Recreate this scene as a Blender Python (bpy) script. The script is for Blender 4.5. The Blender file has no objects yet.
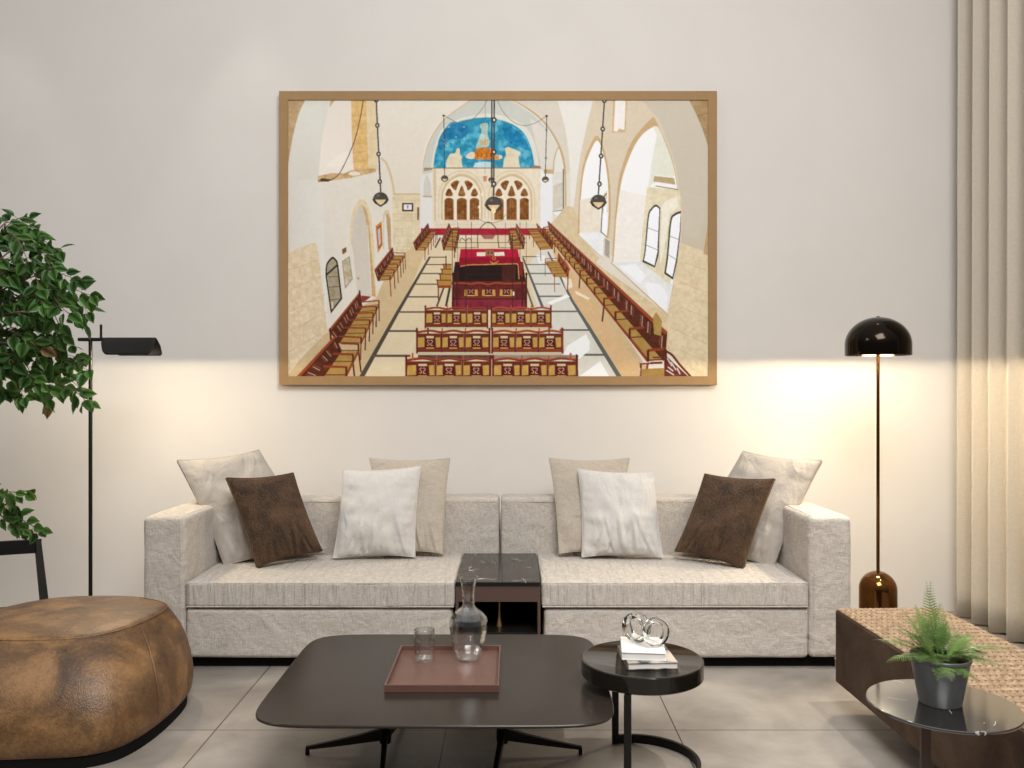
import bpy, bmesh, math, random
import numpy as np
from mathutils import Vector, Matrix, noise

C = bpy.context.scene.collection
SC = bpy.context.scene
PI = math.pi

# ------------------------------------------------------------------ camera
F, CH = 860.0, 1.36            # focal length in pixels of a 1024 wide frame, eye height
cd = bpy.data.cameras.new('camera')
cd.sensor_width = 36.0
cd.lens = F / 1024 * 36
cd.clip_start = 0.05
cam = bpy.data.objects.new('camera', cd)
cam.location = (0, 0, CH)
cam.rotation_euler = (PI / 2, 0, 0)
C.objects.link(cam)
SC.camera = cam

# ------------------------------------------------------------------ world, lights, exposure
SC.view_settings.view_transform = 'Standard'
SC.view_settings.look = 'None'
SC.view_settings.gamma = 1.0
SC.view_settings.exposure = 0.5
SC.view_settings.use_curve_mapping = False

w = bpy.data.worlds.new('sky')
SC.world = w
w.use_nodes = True
nt = w.node_tree
bg = nt.nodes['Background']
geo = nt.nodes.new('ShaderNodeTexCoord')
sep = nt.nodes.new('ShaderNodeSeparateXYZ')
ramp = nt.nodes.new('ShaderNodeValToRGB')
nt.links.new(geo.outputs['Generated'], sep.inputs[0])
nt.links.new(sep.outputs['Z'], ramp.inputs[0])
nt.links.new(ramp.outputs[0], bg.inputs[0])
ramp.color_ramp.elements[0].position = 0.0
ramp.color_ramp.elements[0].color = (0.13, 0.12, 0.11, 1)
ramp.color_ramp.elements[1].position = 0.9
ramp.color_ramp.elements[1].color = (1.0, 0.98, 0.96, 1)
bg.inputs[1].default_value = 0.46


def lamp(name, kind, loc, power, color=(1, 1, 1), target=None, **kw):
    d = bpy.data.lights.new(name, kind)
    d.energy = power
    d.color = color
    for k, v in kw.items():
        setattr(d, k, v)
    o = bpy.data.objects.new(name, d)
    o.location = loc
    if target is not None:
        o.rotation_euler = (Vector(target) - Vector(loc)).to_track_quat('-Z', 'Y').to_euler()
    C.objects.link(o)
    return o


lamp('key_light', 'AREA', (0.7, 0.3, 4.4), 178, (1.0, 0.985, 0.965), (-0.3, 4.2, 0.6), shape='RECTANGLE', size=2.3, size_y=2.0)  # added soft key from above the camera; no window stands there
lamp('fill_light', 'AREA', (-3.6, 1.4, 4.0), 14, (1.0, 0.98, 0.95), (0.2, 5.0, 1.6), shape='DISK', size=0.9)  # added weak fill from upper left, no fixture; throws the frame's shadow rightwards
lamp('ceiling_spot', 'SPOT', (2.2, 2.8, 4.35), 210, (1.0, 0.96, 0.91), (0.95, 3.25, 0.0), spot_size=math.radians(46), spot_blend=0.7, shadow_soft_size=0.08)
for x, p in ((-3.05, 13), (-1.54, 15), (0.2, 5), (1.98, 4)):   # ceiling downlights grazing the wall
    lamp('downlight', 'SPOT', (x, 4.74, 4.45), p, (1.0, 0.95, 0.90), (x, 4.78, 0.0), spot_size=math.radians(44), spot_blend=0.35, shadow_soft_size=0.04)


# ------------------------------------------------------------------ helpers
def px(x, y, d):
    """the point at depth d seen at pixel x, y"""
    return Vector(((x - 512) / F * d, d, CH - (y - 384) / F * d))


def link(name, me, mat=None, parent=None, smooth=False, label=None):
    o = bpy.data.objects.new(name, me)
    C.objects.link(o)
    if mat is not None and not me.materials:
        me.materials.append(mat)
    if smooth:
        me.polygons.foreach_set('use_smooth', [True] * len(me.polygons))
    if parent is not None:
        o.parent = parent
    if label:
        o['label'] = label
    return o


def obj(name, bm, mat=None, parent=None, smooth=False, label=None):
    me = bpy.data.meshes.new(name)
    bmesh.ops.recalc_face_normals(bm, faces=bm.faces[:])
    bm.to_mesh(me)
    bm.free()
    o = link(name, me, mat, parent, smooth, label)
    if smooth:
        me.set_sharp_from_angle(angle=math.radians(38))
    return o


def tag(o, label, cat, group=None, kind=None):
    o['label'] = label
    o['category'] = cat
    if group:
        o['group'] = group
    if kind:
        o['kind'] = kind
    return o


def thing(name, label, cat, loc=(0, 0, 0), rotz=0.0, group=None):
    o = bpy.data.objects.new(name, None)
    o.empty_display_size = 0.1
    C.objects.link(o)
    o.location = loc
    o.rotation_euler = (0, 0, rotz)
    return tag(o, label, cat, group)


def struct(name, bm, mat):
    o = obj(name, bm, mat)
    o['kind'] = 'structure'
    return o


def add_box(bm, lo, hi, bevel=0.0, seg=2):
    b = bmesh.new()
    bmesh.ops.create_cube(b, size=1.0)
    lo, hi = Vector(lo), Vector(hi)
    for v in b.verts:
        v.co = Vector(((lo + hi)[i] / 2 + v.co[i] * (hi - lo)[i] for i in range(3)))
    if bevel > 0:
        bmesh.ops.bevel(b, geom=b.edges[:], offset=bevel, segments=seg, profile=0.5, affect='EDGES')
    me = bpy.data.meshes.new('t')
    b.to_mesh(me)
    b.free()
    bm.from_mesh(me)
    bpy.data.meshes.remove(me)
    return bm


def box(lo, hi, bevel=0.0, seg=2):
    return add_box(bmesh.new(), lo, hi, bevel, seg)


def add_lathe(bm, prof, seg=48, cx=0.0, cy=0.0, closed=False):
    rings = []
    for r, z in prof:
        if r < 1e-6:
            rings.append([bm.verts.new((cx, cy, z))])
        else:
            rings.append([bm.verts.new((cx + r * math.cos(2 * PI * k / seg), cy + r * math.sin(2 * PI * k / seg), z)) for k in range(seg)])
    pairs = list(zip(rings, rings[1:]))
    if closed:
        pairs.append((rings[-1], rings[0]))
    for a, b in pairs:
        for k in range(seg):
            q = (k + 1) % seg
            if len(a) == 1 and len(b) == 1:
                continue
            if len(a) == 1:
                bm.faces.new((a[0], b[k], b[q]))
            elif len(b) == 1:
                bm.faces.new((a[k], b[0], a[q]))
            else:
                bm.faces.new((a[k], b[k], b[q], a[q]))
    return bm


def lathe(prof, seg=48, **kw):
    return add_lathe(bmesh.new(), prof, seg, **kw)


def add_tube(bm, pts, rad, seg=8, closed=False, caps=True):
    pts = [Vector(p) for p in pts]
    n = len(pts)
    R = rad if isinstance(rad, (list, tuple)) else [rad] * n
    up = None
    rings = []
    for i, p in enumerate(pts):
        a = pts[(i - 1) % n] if (closed or i > 0) else p
        b = pts[(i + 1) % n] if (closed or i < n - 1) else p
        t = (b - a).normalized()
        if up is None:
            up = Vector((0, 0, 1)) if abs(t.z) < 0.9 else Vector((1, 0, 0))
        s = t.cross(up).normalized()
        up = s.cross(t).normalized()
        rings.append([bm.verts.new(p + R[i] * (math.cos(2 * PI * k / seg) * s + math.sin(2 * PI * k / seg) * up)) for k in range(seg)])
    m = n if closed else n - 1
    for i in range(m):
        a, b = rings[i], rings[(i + 1) % n]
        for k in range(seg):
            q = (k + 1) % seg
            bm.faces.new((a[k], a[q], b[q], b[k]))
    if caps and not closed:
        bm.faces.new(rings[0])
        bm.faces.new(rings[-1][::-1])
    return bm


def tube(pts, rad, seg=8, **kw):
    return add_tube(bmesh.new(), pts, rad, seg, **kw)


def add_sweep(bm, path, prof):
    """sweep a closed cross-section [(side, up)] along a mostly horizontal path"""
    path = [Vector(p) for p in path]
    rings = []
    for i, p in enumerate(path):
        a, b = path[max(i - 1, 0)], path[min(i + 1, len(path) - 1)]
        t = (b - a)
        t.normalize()
        s = t.cross(Vector((0, 0, 1)))
        s.normalize()
        u = s.cross(t)
        pr = prof[i] if isinstance(prof[0][0], (list, tuple)) else prof
        rings.append([bm.verts.new(p + s * q[0] + u * q[1]) for q in pr])
    n = len(rings[0])
    for a, b in zip(rings, rings[1:]):
        for k in range(n):
            q = (k + 1) % n
            bm.faces.new((a[k], a[q], b[q], b[k]))
    bm.faces.new(rings[0])
    bm.faces.new(rings[-1][::-1])
    return bm


def catmull(pts, n=8, closed=False):
    P = [Vector(p) for p in pts]
    m = len(P)
    out = []
    rng = range(m if closed else m - 1)
    for i in rng:
        if closed:
            a, b, c, d = P[(i - 1) % m], P[i], P[(i + 1) % m], P[(i + 2) % m]
        else:
            a, b, c, d = P[max(i - 1, 0)], P[i], P[i + 1], P[min(i + 2, m - 1)]
        for k in range(n):
            t = k / n
            out.append(0.5 * ((2 * b) + (c - a) * t + (2 * a - 5 * b + 4 * c - d) * t * t + (3 * b - a - 3 * c + d) * t ** 3))
    if not closed:
        out.append(P[-1])
    return out


# ------------------------------------------------------------------ materials
def M(name, color, rough=0.5, metal=0.0, **kw):
    m = bpy.data.materials.new(name)
    m.use_nodes = True
    p = m.node_tree.nodes['Principled BSDF']
    p.inputs['Base Color'].default_value = (*color, 1)
    p.inputs['Roughness'].default_value = rough
    p.inputs['Metallic'].default_value = metal
    for k, v in kw.items():
        p.inputs[k].default_value = v
    return m


def N(m, t, **kw):
    n = m.node_tree.nodes.new(t)
    for k, v in kw.items():
        if k in n.inputs.keys():
            n.inputs[k].default_value = v
        else:
            setattr(n, k, v)
    return n


def L(m, a, b):
    m.node_tree.links.new(a, b)


def coords(m, scale=(1, 1, 1), kind='Object'):
    tc = N(m, 'ShaderNodeTexCoord')
    mp = N(m, 'ShaderNodeMapping')
    mp.inputs['Scale'].default_value = scale
    L(m, tc.outputs[kind], mp.inputs['Vector'])
    return mp.outputs['Vector']


def noise_tex(m, vec, scale, detail=4, rough=0.55, dist=0.0):
    n = N(m, 'ShaderNodeTexNoise')
    n.inputs['Scale'].default_value = scale
    n.inputs['Detail'].default_value = detail
    n.inputs['Roughness'].default_value = rough
    n.inputs['Distortion'].default_value = dist
    L(m, vec, n.inputs['Vector'])
    return n.outputs['Fac']


def cramp(m, fac, stops):
    r = N(m, 'ShaderNodeValToRGB')
    e = r.color_ramp.elements
    while len(e) < len(stops):
        e.new(0.5)
    for q, (p, c) in zip(e, stops):
        q.position = p
        q.color = (*c, 1)
    L(m, fac, r.inputs[0])
    return r.outputs[0]


def mathn(m, op, a, b=None):
    n = N(m, 'ShaderNodeMath', operation=op)
    for i, v in enumerate((a, b)):
        if v is None:
            continue
        if isinstance(v, (int, float)):
            n.inputs[i].default_value = v
        else:
            L(m, v, n.inputs[i])
    return n.outputs[0]


def bump(m, h, strength=0.3, dist=0.01, prev=None):
    b = N(m, 'ShaderNodeBump')
    b.inputs['Strength'].default_value = strength
    b.inputs['Distance'].default_value = dist
    L(m, h, b.inputs['Height'])
    if prev is not None:
        L(m, prev, b.inputs['Normal'])
    L(m, b.outputs[0], m.node_tree.nodes['Principled BSDF'].inputs['Normal'])
    return b.outputs[0]


def base(m, sock):
    L(m, sock, m.node_tree.nodes['Principled BSDF'].inputs['Base Color'])


def mulc(c, k):
    return tuple(min(1, x * k) for x in c)


def linen(name, c, wrinkle=None, var=0.17, weave=1.0, wr=0.85):
    m = M(name, c, 0.92)
    m.node_tree.nodes['Principled BSDF'].inputs['Sheen Weight'].default_value = 0.15
    v = coords(m)
    a = noise_tex(m, coords(m, (260, 260, 40)), 1.0, 2)
    b = noise_tex(m, coords(m, (40, 40, 260)), 1.0, 2)
    s = mathn(m, 'ADD', a, b)
    s = mathn(m, 'MULTIPLY', s, 0.5)
    base(m, cramp(m, s, [(0.34, mulc(c, 1 - var * 1.6)), (0.66, mulc(c, 1 + var))]))
    big = noise_tex(m, coords(m, wrinkle or (9, 9, 9)), 1.0, 3, 0.5, 0.6)
    n1 = bump(m, big, wr, 0.02)
    bump(m, s, 0.6 * weave, 0.004, n1)
    return m


def plain_noise(name, c0, c1, scale, rough, bs=0.0, bd=0.002, detail=5, **kw):
    m = M(name, c0, rough, **kw)
    f = noise_tex(m, coords(m), scale, detail)
    base(m, cramp(m, f, [(0.35, c0), (0.65, c1)]))
    if bs:
        bump(m, f, bs, bd)
    return m


m_wall = plain_noise('wall_paint', (0.625, 0.595, 0.560), (0.640, 0.610, 0.575), 3.0, 0.9)
m_linen = linen('beige_linen', (0.505, 0.455, 0.40))
m_linen_front = linen('wrinkled_linen', (0.505, 0.455, 0.40), (34, 4, 4.5), wr=1.05)
m_pillow_beige = linen('pillow_linen', (0.44, 0.38, 0.315), (10, 10, 10), 0.08)
m_pillow_grey = linen('pillow_satin_linen', (0.40, 0.36, 0.315), (10, 10, 7), 0.05, 0.5)
m_pillow_grey.node_tree.nodes['Principled BSDF'].inputs['Roughness'].default_value = 0.6
m_pillow_white = linen('white_cotton', (0.575, 0.55, 0.52), (14, 14, 6), 0.03, 0.4)
m_black = M('black_paint', (0.010, 0.009, 0.008), 0.45, **{'Specular IOR Level': 0.18})
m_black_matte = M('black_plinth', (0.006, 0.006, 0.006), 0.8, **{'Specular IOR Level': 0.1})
m_gloss = M('black_lacquer', (0.010, 0.008, 0.006), 0.10, **{'Specular IOR Level': 0.4})
m_table = plain_noise('dark_bronze_glass', (0.020, 0.016, 0.013), (0.026, 0.020, 0.016), 6, 0.24, **{'Specular IOR Level': 0.2})
m_brown = M('brown_lacquer', (0.085, 0.050, 0.040), 0.45)
m_tray = plain_noise('tray_leather', (0.112, 0.055, 0.042), (0.125, 0.062, 0.047), 30, 0.40)
m_bronze = M('smoked_bronze', (0.16, 0.072, 0.022), 0.10, 0.95)
m_lampshade = M('black_chrome', (0.020, 0.014, 0.010), 0.14, 0.9)
m_brass = M('aged_brass', (0.45, 0.30, 0.14), 0.3, 1.0)
m_glow = M('frosted_diffuser', (0.9, 0.85, 0.75), 0.5)
_p = m_glow.node_tree.nodes['Principled BSDF']
_p.inputs['Emission Color'].default_value = (1.0, 0.86, 0.62, 1)
_p.inputs['Emission Strength'].default_value = 6.0
m_glass = bpy.data.materials.new('clear_glass')
m_glass.use_nodes = True
_n = m_glass.node_tree
_n.nodes.remove(_n.nodes['Principled BSDF'])
_g = _n.nodes.new('ShaderNodeBsdfGlass')
_g.inputs['IOR'].default_value = 1.45
_g.inputs['Roughness'].default_value = 0.0
_g.inputs['Color'].default_value = (0.98, 0.985, 0.98, 1)
_n.links.new(_g.outputs[0], _n.nodes['Material Output'].inputs[0])

m_thin = bpy.data.materials.new('thin_glass')
m_thin.use_nodes = True
_n = m_thin.node_tree
_n.nodes.remove(_n.nodes['Principled BSDF'])
_t = _n.nodes.new('ShaderNodeBsdfTransparent')
_t.inputs[0].default_value = (0.985, 0.99, 0.985, 1)
_g = _n.nodes.new('ShaderNodeBsdfGlossy')
_g.inputs['Roughness'].default_value = 0.02
_w = _n.nodes.new('ShaderNodeLayerWeight')
_w.inputs['Blend'].default_value = 0.42
_k = _n.nodes.new('ShaderNodeMath')
_k.operation = 'MULTIPLY_ADD'
_k.inputs[1].default_value = 0.70
_k.inputs[2].default_value = 0.05
_n.links.new(_w.outputs['Facing'], _k.inputs[0])
_m = _n.nodes.new('ShaderNodeMixShader')
_n.links.new(_k.outputs[0], _m.inputs[0])
_n.links.new(_t.outputs[0], _m.inputs[1])
_n.links.new(_g.outputs[0], _m.inputs[2])
_n.links.new(_m.outputs[0], _n.nodes['Material Output'].inputs[0])

# brown velvet
m_velvet = M('brown_velvet', (0.085, 0.042, 0.018), 0.8)
_p = m_velvet.node_tree.nodes['Principled BSDF']
_p.inputs['Sheen Weight'].default_value = 0.18
_p.inputs['Sheen Tint'].default_value = (0.65, 0.45, 0.28, 1)
_f = noise_tex(m_velvet, coords(m_velvet, (1, 1, 0.45)), 210, 3)
_h = noise_tex(m_velvet, coords(m_velvet), 9, 3)
base(m_velvet, cramp(m_velvet, mathn(m_velvet, 'ADD', mathn(m_velvet, 'MULTIPLY', _f, 0.6), mathn(m_velvet, 'MULTIPLY', _h, 0.4)),
                     [(0.38, (0.016, 0.007, 0.003)), (0.62, (0.105, 0.052, 0.022))]))
bump(m_velvet, _f, 0.8, 0.006)


def leather(name, dark, mid, light, bs=0.35, scale=5):
    m = M(name, mid, 0.45)
    v = coords(m)
    f = noise_tex(m, v, scale, 8, 0.62, 0.5)
    g = noise_tex(m, v, 90, 3)
    mix = mathn(m, 'ADD', mathn(m, 'MULTIPLY', f, 0.8), mathn(m, 'MULTIPLY', g, 0.2))
    base(m, cramp(m, mix, [(0.36, dark), (0.5, mid), (0.64, light)]))
    vo = N(m, 'ShaderNodeTexVoronoi')
    vo.inputs['Scale'].default_value = 170
    L(m, v, vo.inputs['Vector'])
    h = mathn(m, 'ADD', mathn(m, 'MULTIPLY', vo.outputs['Distance'], 1.0), g)
    bump(m, h, bs, 0.003)
    return m


m_pouf = leather('tan_hide', (0.048, 0.022, 0.009), (0.130, 0.064, 0.023), (0.27, 0.140, 0.052))
m_bench_side = leather('brown_suede', (0.042, 0.024, 0.015), (0.068, 0.040, 0.025), (0.098, 0.060, 0.038), 0.12, 4)
m_bench_side.node_tree.nodes['Principled BSDF'].inputs['Specular IOR Level'].default_value = 0.2
m_bench_side.node_tree.nodes['Principled BSDF'].inputs['Roughness'].default_value = 0.7
m_rattan = plain_noise('woven_cord', (0.22, 0.14, 0.075), (0.42, 0.295, 0.18), 38, 0.7, 0.3, 0.002)
m_rattan_gap = M('weave_backing', (0.15, 0.088, 0.048), 0.9)


def marble(name):
    m = M(name, (0.015, 0.014, 0.013), 0.12)
    v = coords(m)
    vo = N(m, 'ShaderNodeTexVoronoi', feature='DISTANCE_TO_EDGE')
    vo.inputs['Scale'].default_value = 11
    d = N(m, 'ShaderNodeTexNoise')
    d.inputs['Scale'].default_value = 6
    L(m, v, d.inputs['Vector'])
    mix = N(m, 'ShaderNodeMixRGB')
    mix.inputs[0].default_value = 0.16
    L(m, v, mix.inputs[1])
    L(m, d.outputs['Color'], mix.inputs[2])
    L(m, mix.outputs[0], vo.inputs['Vector'])
    k = noise_tex(m, v, 9, 3)
    vein = mathn(m, 'LESS_THAN', vo.outputs['Distance'], 0.013)
    vein = mathn(m, 'MULTIPLY', vein, mathn(m, 'GREATER_THAN', k, 0.57))
    base(m, cramp(m, vein, [(0.0, (0.014, 0.013, 0.012)), (1.0, (0.42, 0.38, 0.33))]))
    return m


m_marble = marble('black_marble')
m_marble_polished = marble('polished_black_marble')
m_marble_polished.node_tree.nodes['Principled BSDF'].inputs['IOR'].default_value = 3.4
m_marble_polished.node_tree.nodes['Principled BSDF'].inputs['Roughness'].default_value = 0.07

# floor tiles: 0.905 m concrete tiles with dark joints
m_floor = M('concrete_tiles', (0.2, 0.18, 0.16), 0.42)
_tc = N(m_floor, 'ShaderNodeTexCoord')
_mp = N(m_floor, 'ShaderNodeMapping')
_mp.inputs['Location'].default_value = (0.26 + 0.905 * 8, -3.38 + 0.905 * 8, 0)
L(m_floor, _tc.outputs['Object'], _mp.inputs['Vector'])
_br = N(m_floor, 'ShaderNodeTexBrick', offset=0.0, squash=1.0)
_br.inputs['Scale'].default_value = 1.0
_br.inputs['Brick Width'].default_value = 0.905
_br.inputs['Row Height'].default_value = 0.905
_br.inputs['Mortar Size'].default_value = 0.0028
_br.inputs['Mortar Smooth'].default_value = 0.2
_br.inputs['Color1'].default_value = (0.94, 0.94, 0.94, 1)
_br.inputs['Color2'].default_value = (1.06, 1.05, 1.04, 1)
_br.inputs['Mortar'].default_value = (0.16, 0.15, 0.14, 1)
L(m_floor, _mp.outputs[0], _br.inputs['Vector'])
_f1 = noise_tex(m_floor, _tc.outputs['Object'], 2.2, 7, 0.6, 0.4)
_c1 = cramp(m_floor, _f1, [(0.30, (0.190, 0.166, 0.143)), (0.5, (0.285, 0.255, 0.223)), (0.7, (0.375, 0.340, 0.300))])
_mx = N(m_floor, 'ShaderNodeMixRGB', blend_type='MULTIPLY')
_mx.inputs[0].default_value = 1.0
L(m_floor, _c1, _mx.inputs[1])
L(m_floor, _br.outputs['Color'], _mx.inputs[2])
base(m_floor, _mx.outputs[0])
bump(m_floor, noise_tex(m_floor, coords(m_floor, (4, 30, 1)), 1.0, 4), 0.08, 0.01)

m_curtain = linen('curtain_linen', (0.50, 0.445, 0.365), (1, 1, 1), 0.05, 0.6)
m_frame = plain_noise('oak_veneer', (0.29, 0.172, 0.071), (0.31, 0.185, 0.077), 12, 0.75)
m_soil = plain_noise('potting_soil', (0.02, 0.013, 0.008), (0.06, 0.04, 0.025), 60, 0.95, 0.6, 0.01)
m_pot = M('grey_ceramic', (0.080, 0.081, 0.084), 0.38)
m_bark = plain_noise('bark', (0.07, 0.045, 0.03), (0.14, 0.09, 0.055), 40, 0.9, 0.5, 0.004)


def leafmat(name, dark, light, scale=9):
    m = M(name, dark, 0.42)
    p = m.node_tree.nodes['Principled BSDF']
    f = noise_tex(m, coords(m), scale, 4)
    base(m, cramp(m, f, [(0.36, dark), (0.66, light)]))
    p.inputs['Subsurface Weight'].default_value = 0.0
    tr = N(m, 'ShaderNodeBsdfTranslucent')
    tr.inputs[0].default_value = (*mulc(light, 1.2), 1)
    mx = N(m, 'ShaderNodeMixShader')
    mx.inputs[0].default_value = 0.22
    out = m.node_tree.nodes['Material Output']
    L(m, p.outputs[0], mx.inputs[1])
    L(m, tr.outputs[0], mx.inputs[2])
    L(m, mx.outputs[0], out.inputs[0])
    return m


m_leaf = leafmat('ficus_leaf', (0.013, 0.050, 0.008), (0.075, 0.175, 0.030), 9)
m_leaf_brown = leafmat('withered_leaf', (0.11, 0.075, 0.03), (0.24, 0.15, 0.06), 14)
m_fern = leafmat('fern_green', (0.045, 0.10, 0.018), (0.16, 0.26, 0.060), 16)
m_page = M('paper_block', (0.72, 0.71, 0.68), 0.8)
m_cover = M('white_cover', (0.80, 0.79, 0.77), 0.4)
m_cover_dark = plain_noise('dark_printed_cover', (0.03, 0.028, 0.025), (0.55, 0.47, 0.38), 18, 0.4, detail=2)

# ------------------------------------------------------------------ the setting
WD = 5.15                                   # depth of the back wall
struct('floor', box((-6.0, -1.5, -0.10), (2.95, WD, 0.0)), m_floor)
struct('wall_back', box((-6.0, WD, -0.10), (2.95, WD + 0.15, 4.6)), m_wall)
struct('wall_right', box((2.80, 3.4, 0.0), (2.95, WD, 4.6)), m_wall)

# ------------------------------------------------------------------ curtain on the right
def make_curtain():
    bm = bmesh.new()
    ys = np.linspace(5.10, 3.60, 300)
    zs = np.linspace(0.012, 4.45, 30)
    rnd = random.Random(4)
    rows = []
    for z in zs:
        row = []
        for y in ys:
            s = (5.10 - y)
            ph = 2 * PI * s / 0.157 + 0.5 * math.sin(3.1 * s + 0.5)
            k = z / 4.5
            amp = 0.050 + 0.010 * math.sin(5.3 * s + 1.0) - 0.010 * k
            x = 2.652 + amp * math.sin(ph + 0.12 * math.sin(2.2 * z + 9 * s)) + 0.010 * math.sin(2 * ph + 1.3 + 1.2 * k)
            row.append(bm.verts.new((x, y + 0.018 * math.cos(ph) , z)))
        rows.append(row)
    for a, b in zip(rows, rows[1:]):
        for i in range(len(a) - 1):
            bm.faces.new((a[i], a[i + 1], b[i + 1], b[i]))
    o = obj('curtain', bm, m_curtain, None, True)
    s = o.modifiers.new('cloth', 'SOLIDIFY')
    s.thickness = 0.003
    tag(o, 'full-length beige linen curtain in vertical folds at the right-hand corner', 'curtain')


make_curtain()
_rod = obj('curtain_rod', tube([(2.668, 5.14, 4.47), (2.668, 3.5, 4.47)], 0.014, 12), m_black, None, True)
tag(_rod, 'black curtain rod above the beige linen curtain', 'curtain rod')

# ------------------------------------------------------------------ sofa halves
SF, SB = 4.085, 4.78          # depth of the seat front and of the backrest face
AT = 0.728


def soft_box(lo, hi, r, nx, ny, nz, puff=0.0, seed=0):
    """a cushion block: rounded box with fine grid and slight bulge"""
    bm = bmesh.new()
    bmesh.ops.create_cube(bm, size=2.0)
    bmesh.ops.subdivide_edges(bm, edges=bm.edges[:], cuts=34, use_grid_fill=True)
    lo, hi = Vector(lo), Vector(hi)
    c, h = (lo + hi) / 2, (hi - lo) / 2
    for v in bm.verts:
        u = Vector((math.copysign(1 - (1 - abs(q_)) ** 1.7, q_) for q_ in v.co))
        p = Vector((u[i] * h[i] for i in range(3)))
        q = Vector((max(-(h[i] - r), min(h[i] - r, p[i])) for i in range(3)))
        d = p - q
        if d.length > 1e-9:
            p = q + d.normalized() * r
        b = puff * (1 - u[0] ** 4) * (1 - u[1] ** 4)
        p.z += b * u[2]
        p.x += 0.002 * noise.noise(Vector((p.y * 9, p.z * 9, seed)))
        p.z += 0.004 * noise.noise(Vector((p.x * 4, p.y * 4, seed + 3.3)))
        p.y += 0.004 * noise.noise(Vector((p.x * 7, p.z * 4, seed + 7.1)))
        v.co = c + p
    return bm


def welt(pts, parent, mat, r=0.004):
    return obj('piping', tube(pts, r, 6, closed=True), mat, parent, True)


def sofa(label, x_arm_out, x_arm_in, x_end, x_back_end, seed):
    t = thing('sofa', label, 'sofa', ((x_arm_out + x_end) / 2, 4.5, 0), 0, 'two halves of the beige sofa')
    ox, oy = t.location.x, t.location.y

    def B(lo, hi):
        a = (min(lo[0], hi[0]) - ox, lo[1] - oy, lo[2])
        b = (max(lo[0], hi[0]) - ox, hi[1] - oy, hi[2])
        return a, b
    s = 1 if x_end > x_arm_in else -1
    lo, hi = B((x_arm_in, SF + 0.004, 0.055), (x_end - 0.012 * s, SB, 0.293))
    obj('base', soft_box(lo, hi, 0.022, 30, 20, 10, 0.0, seed), m_linen, t, True)
    lo, hi = B((x_arm_in + 0.004 * s, SF - 0.008, 0.297), (x_end, SB + 0.01, 0.420))
    cu = obj('seat_cushion', soft_box(lo, hi, 0.018, 60, 30, 10, 0.006, seed + 1), m_linen_front, t, True)
    for z in (hi[2] - 0.006, lo[2] + 0.006):
        q = 0.006
        welt([(lo[0] + q, lo[1] + q - .002, z), (hi[0] - q, lo[1] + q - .002, z), (hi[0] - q, hi[1] - q, z), (lo[0] + q, hi[1] - q, z)], cu, m_linen, 0.0035)
    lo, hi = B((x_arm_out, SF, 0.055), (x_arm_in, SB + 0.20, AT))
    ar = obj('armrest', soft_box(lo, hi, 0.028, 10, 30, 20, 0.0, seed + 2), m_linen, t, True)
    xi = (hi[0] if s > 0 else lo[0]) - 0.022 * s
    obj('seam', tube([(xi, lo[1] + .001, 0.07), (xi, lo[1] + .001, AT - 0.022), (xi, lo[1] + 0.03, AT - 0.001), (xi, hi[1] - 0.03, AT - 0.001)], 0.0035, 6), m_linen, ar, True)
    lo, hi = B((x_arm_in, SB, 0.055), (x_back_end, SB + 0.20, AT))
    bk = obj('backrest', soft_box(lo, hi, 0.022, 40, 10, 24, 0.0, seed + 3), m_linen, t, True)
    obj('seam', tube([(lo[0] + .02, lo[1] + .001, AT - 0.022), (hi[0] - .02, lo[1] + .001, AT - 0.022)], 0.0035, 6), m_linen, bk, True)
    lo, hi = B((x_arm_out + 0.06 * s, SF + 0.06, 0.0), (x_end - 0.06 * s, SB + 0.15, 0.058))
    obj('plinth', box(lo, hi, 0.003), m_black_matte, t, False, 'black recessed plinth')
    return t


sofa('beige linen sofa half with its armrest beside the black straight-arm floor lamp', -1.757, -1.553, -0.272, -0.071, 1)
sofa('beige linen sofa half with its armrest beside the domed bronze floor lamp', 1.617, 1.412, 0.140, -0.061, 9)

# ------------------------------------------------------------------ low table between the sofa halves
t = thing('side_table', 'low brown side table with black marble top set between the sofa halves', 'side table', (-0.057, 4.42, 0))
XL, XR = -0.211, 0.1925
obj('marble_top', box((XL, SF - 4.42 - 0.005, 0.402), (XR, SB - 4.42 - 0.004, 0.420), 0.002), m_marble, t, False, 'black marble top with fine white veins')
obj('drawer_front', box((XL, SF - 4.42, 0.325), (XR, SF - 4.42 + 0.02, 0.401), 0.001), m_brown, t)
for x0, x1 in ((XL, XL + 0.014), (XR - 0.014, XR)):
    obj('side_panel', box((x0, SF - 4.42 + 0.021, 0.0), (x1, SB - 4.425, 0.401), 0.001), m_brown, t)
    obj('leg', box((x0, SF - 4.42, 0.0), (x1, SF - 4.42 + 0.02, 0.324), 0.001), m_brown, t)
obj('shelf', box((XL + 0.0145, SF - 4.42 + 0.03, 0.150), (XR - 0.0145, SB - 4.43, 0.170), 0.001), m_black, t)
obj('back_panel', box((XL + 0.0145, SB - 4.429, 0.0), (XR - 0.0145, SB - 4.422, 0.400)), m_black_matte, t)
b = lathe([(0, 0), (0.022, 0), (0.021, 0.006), (0.013, 0.030), (0.008, 0.055), (0.0055, 0.085), (0.0050, 0.140), (0, 0.142)], 24)
o = obj('brass_bell', b, m_brass, None, True)
o.location = (-0.062, 4.23, 0.1705)
tag(o, 'small flared brass ornament on the dark shelf under the marble side table top', 'ornament')


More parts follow.
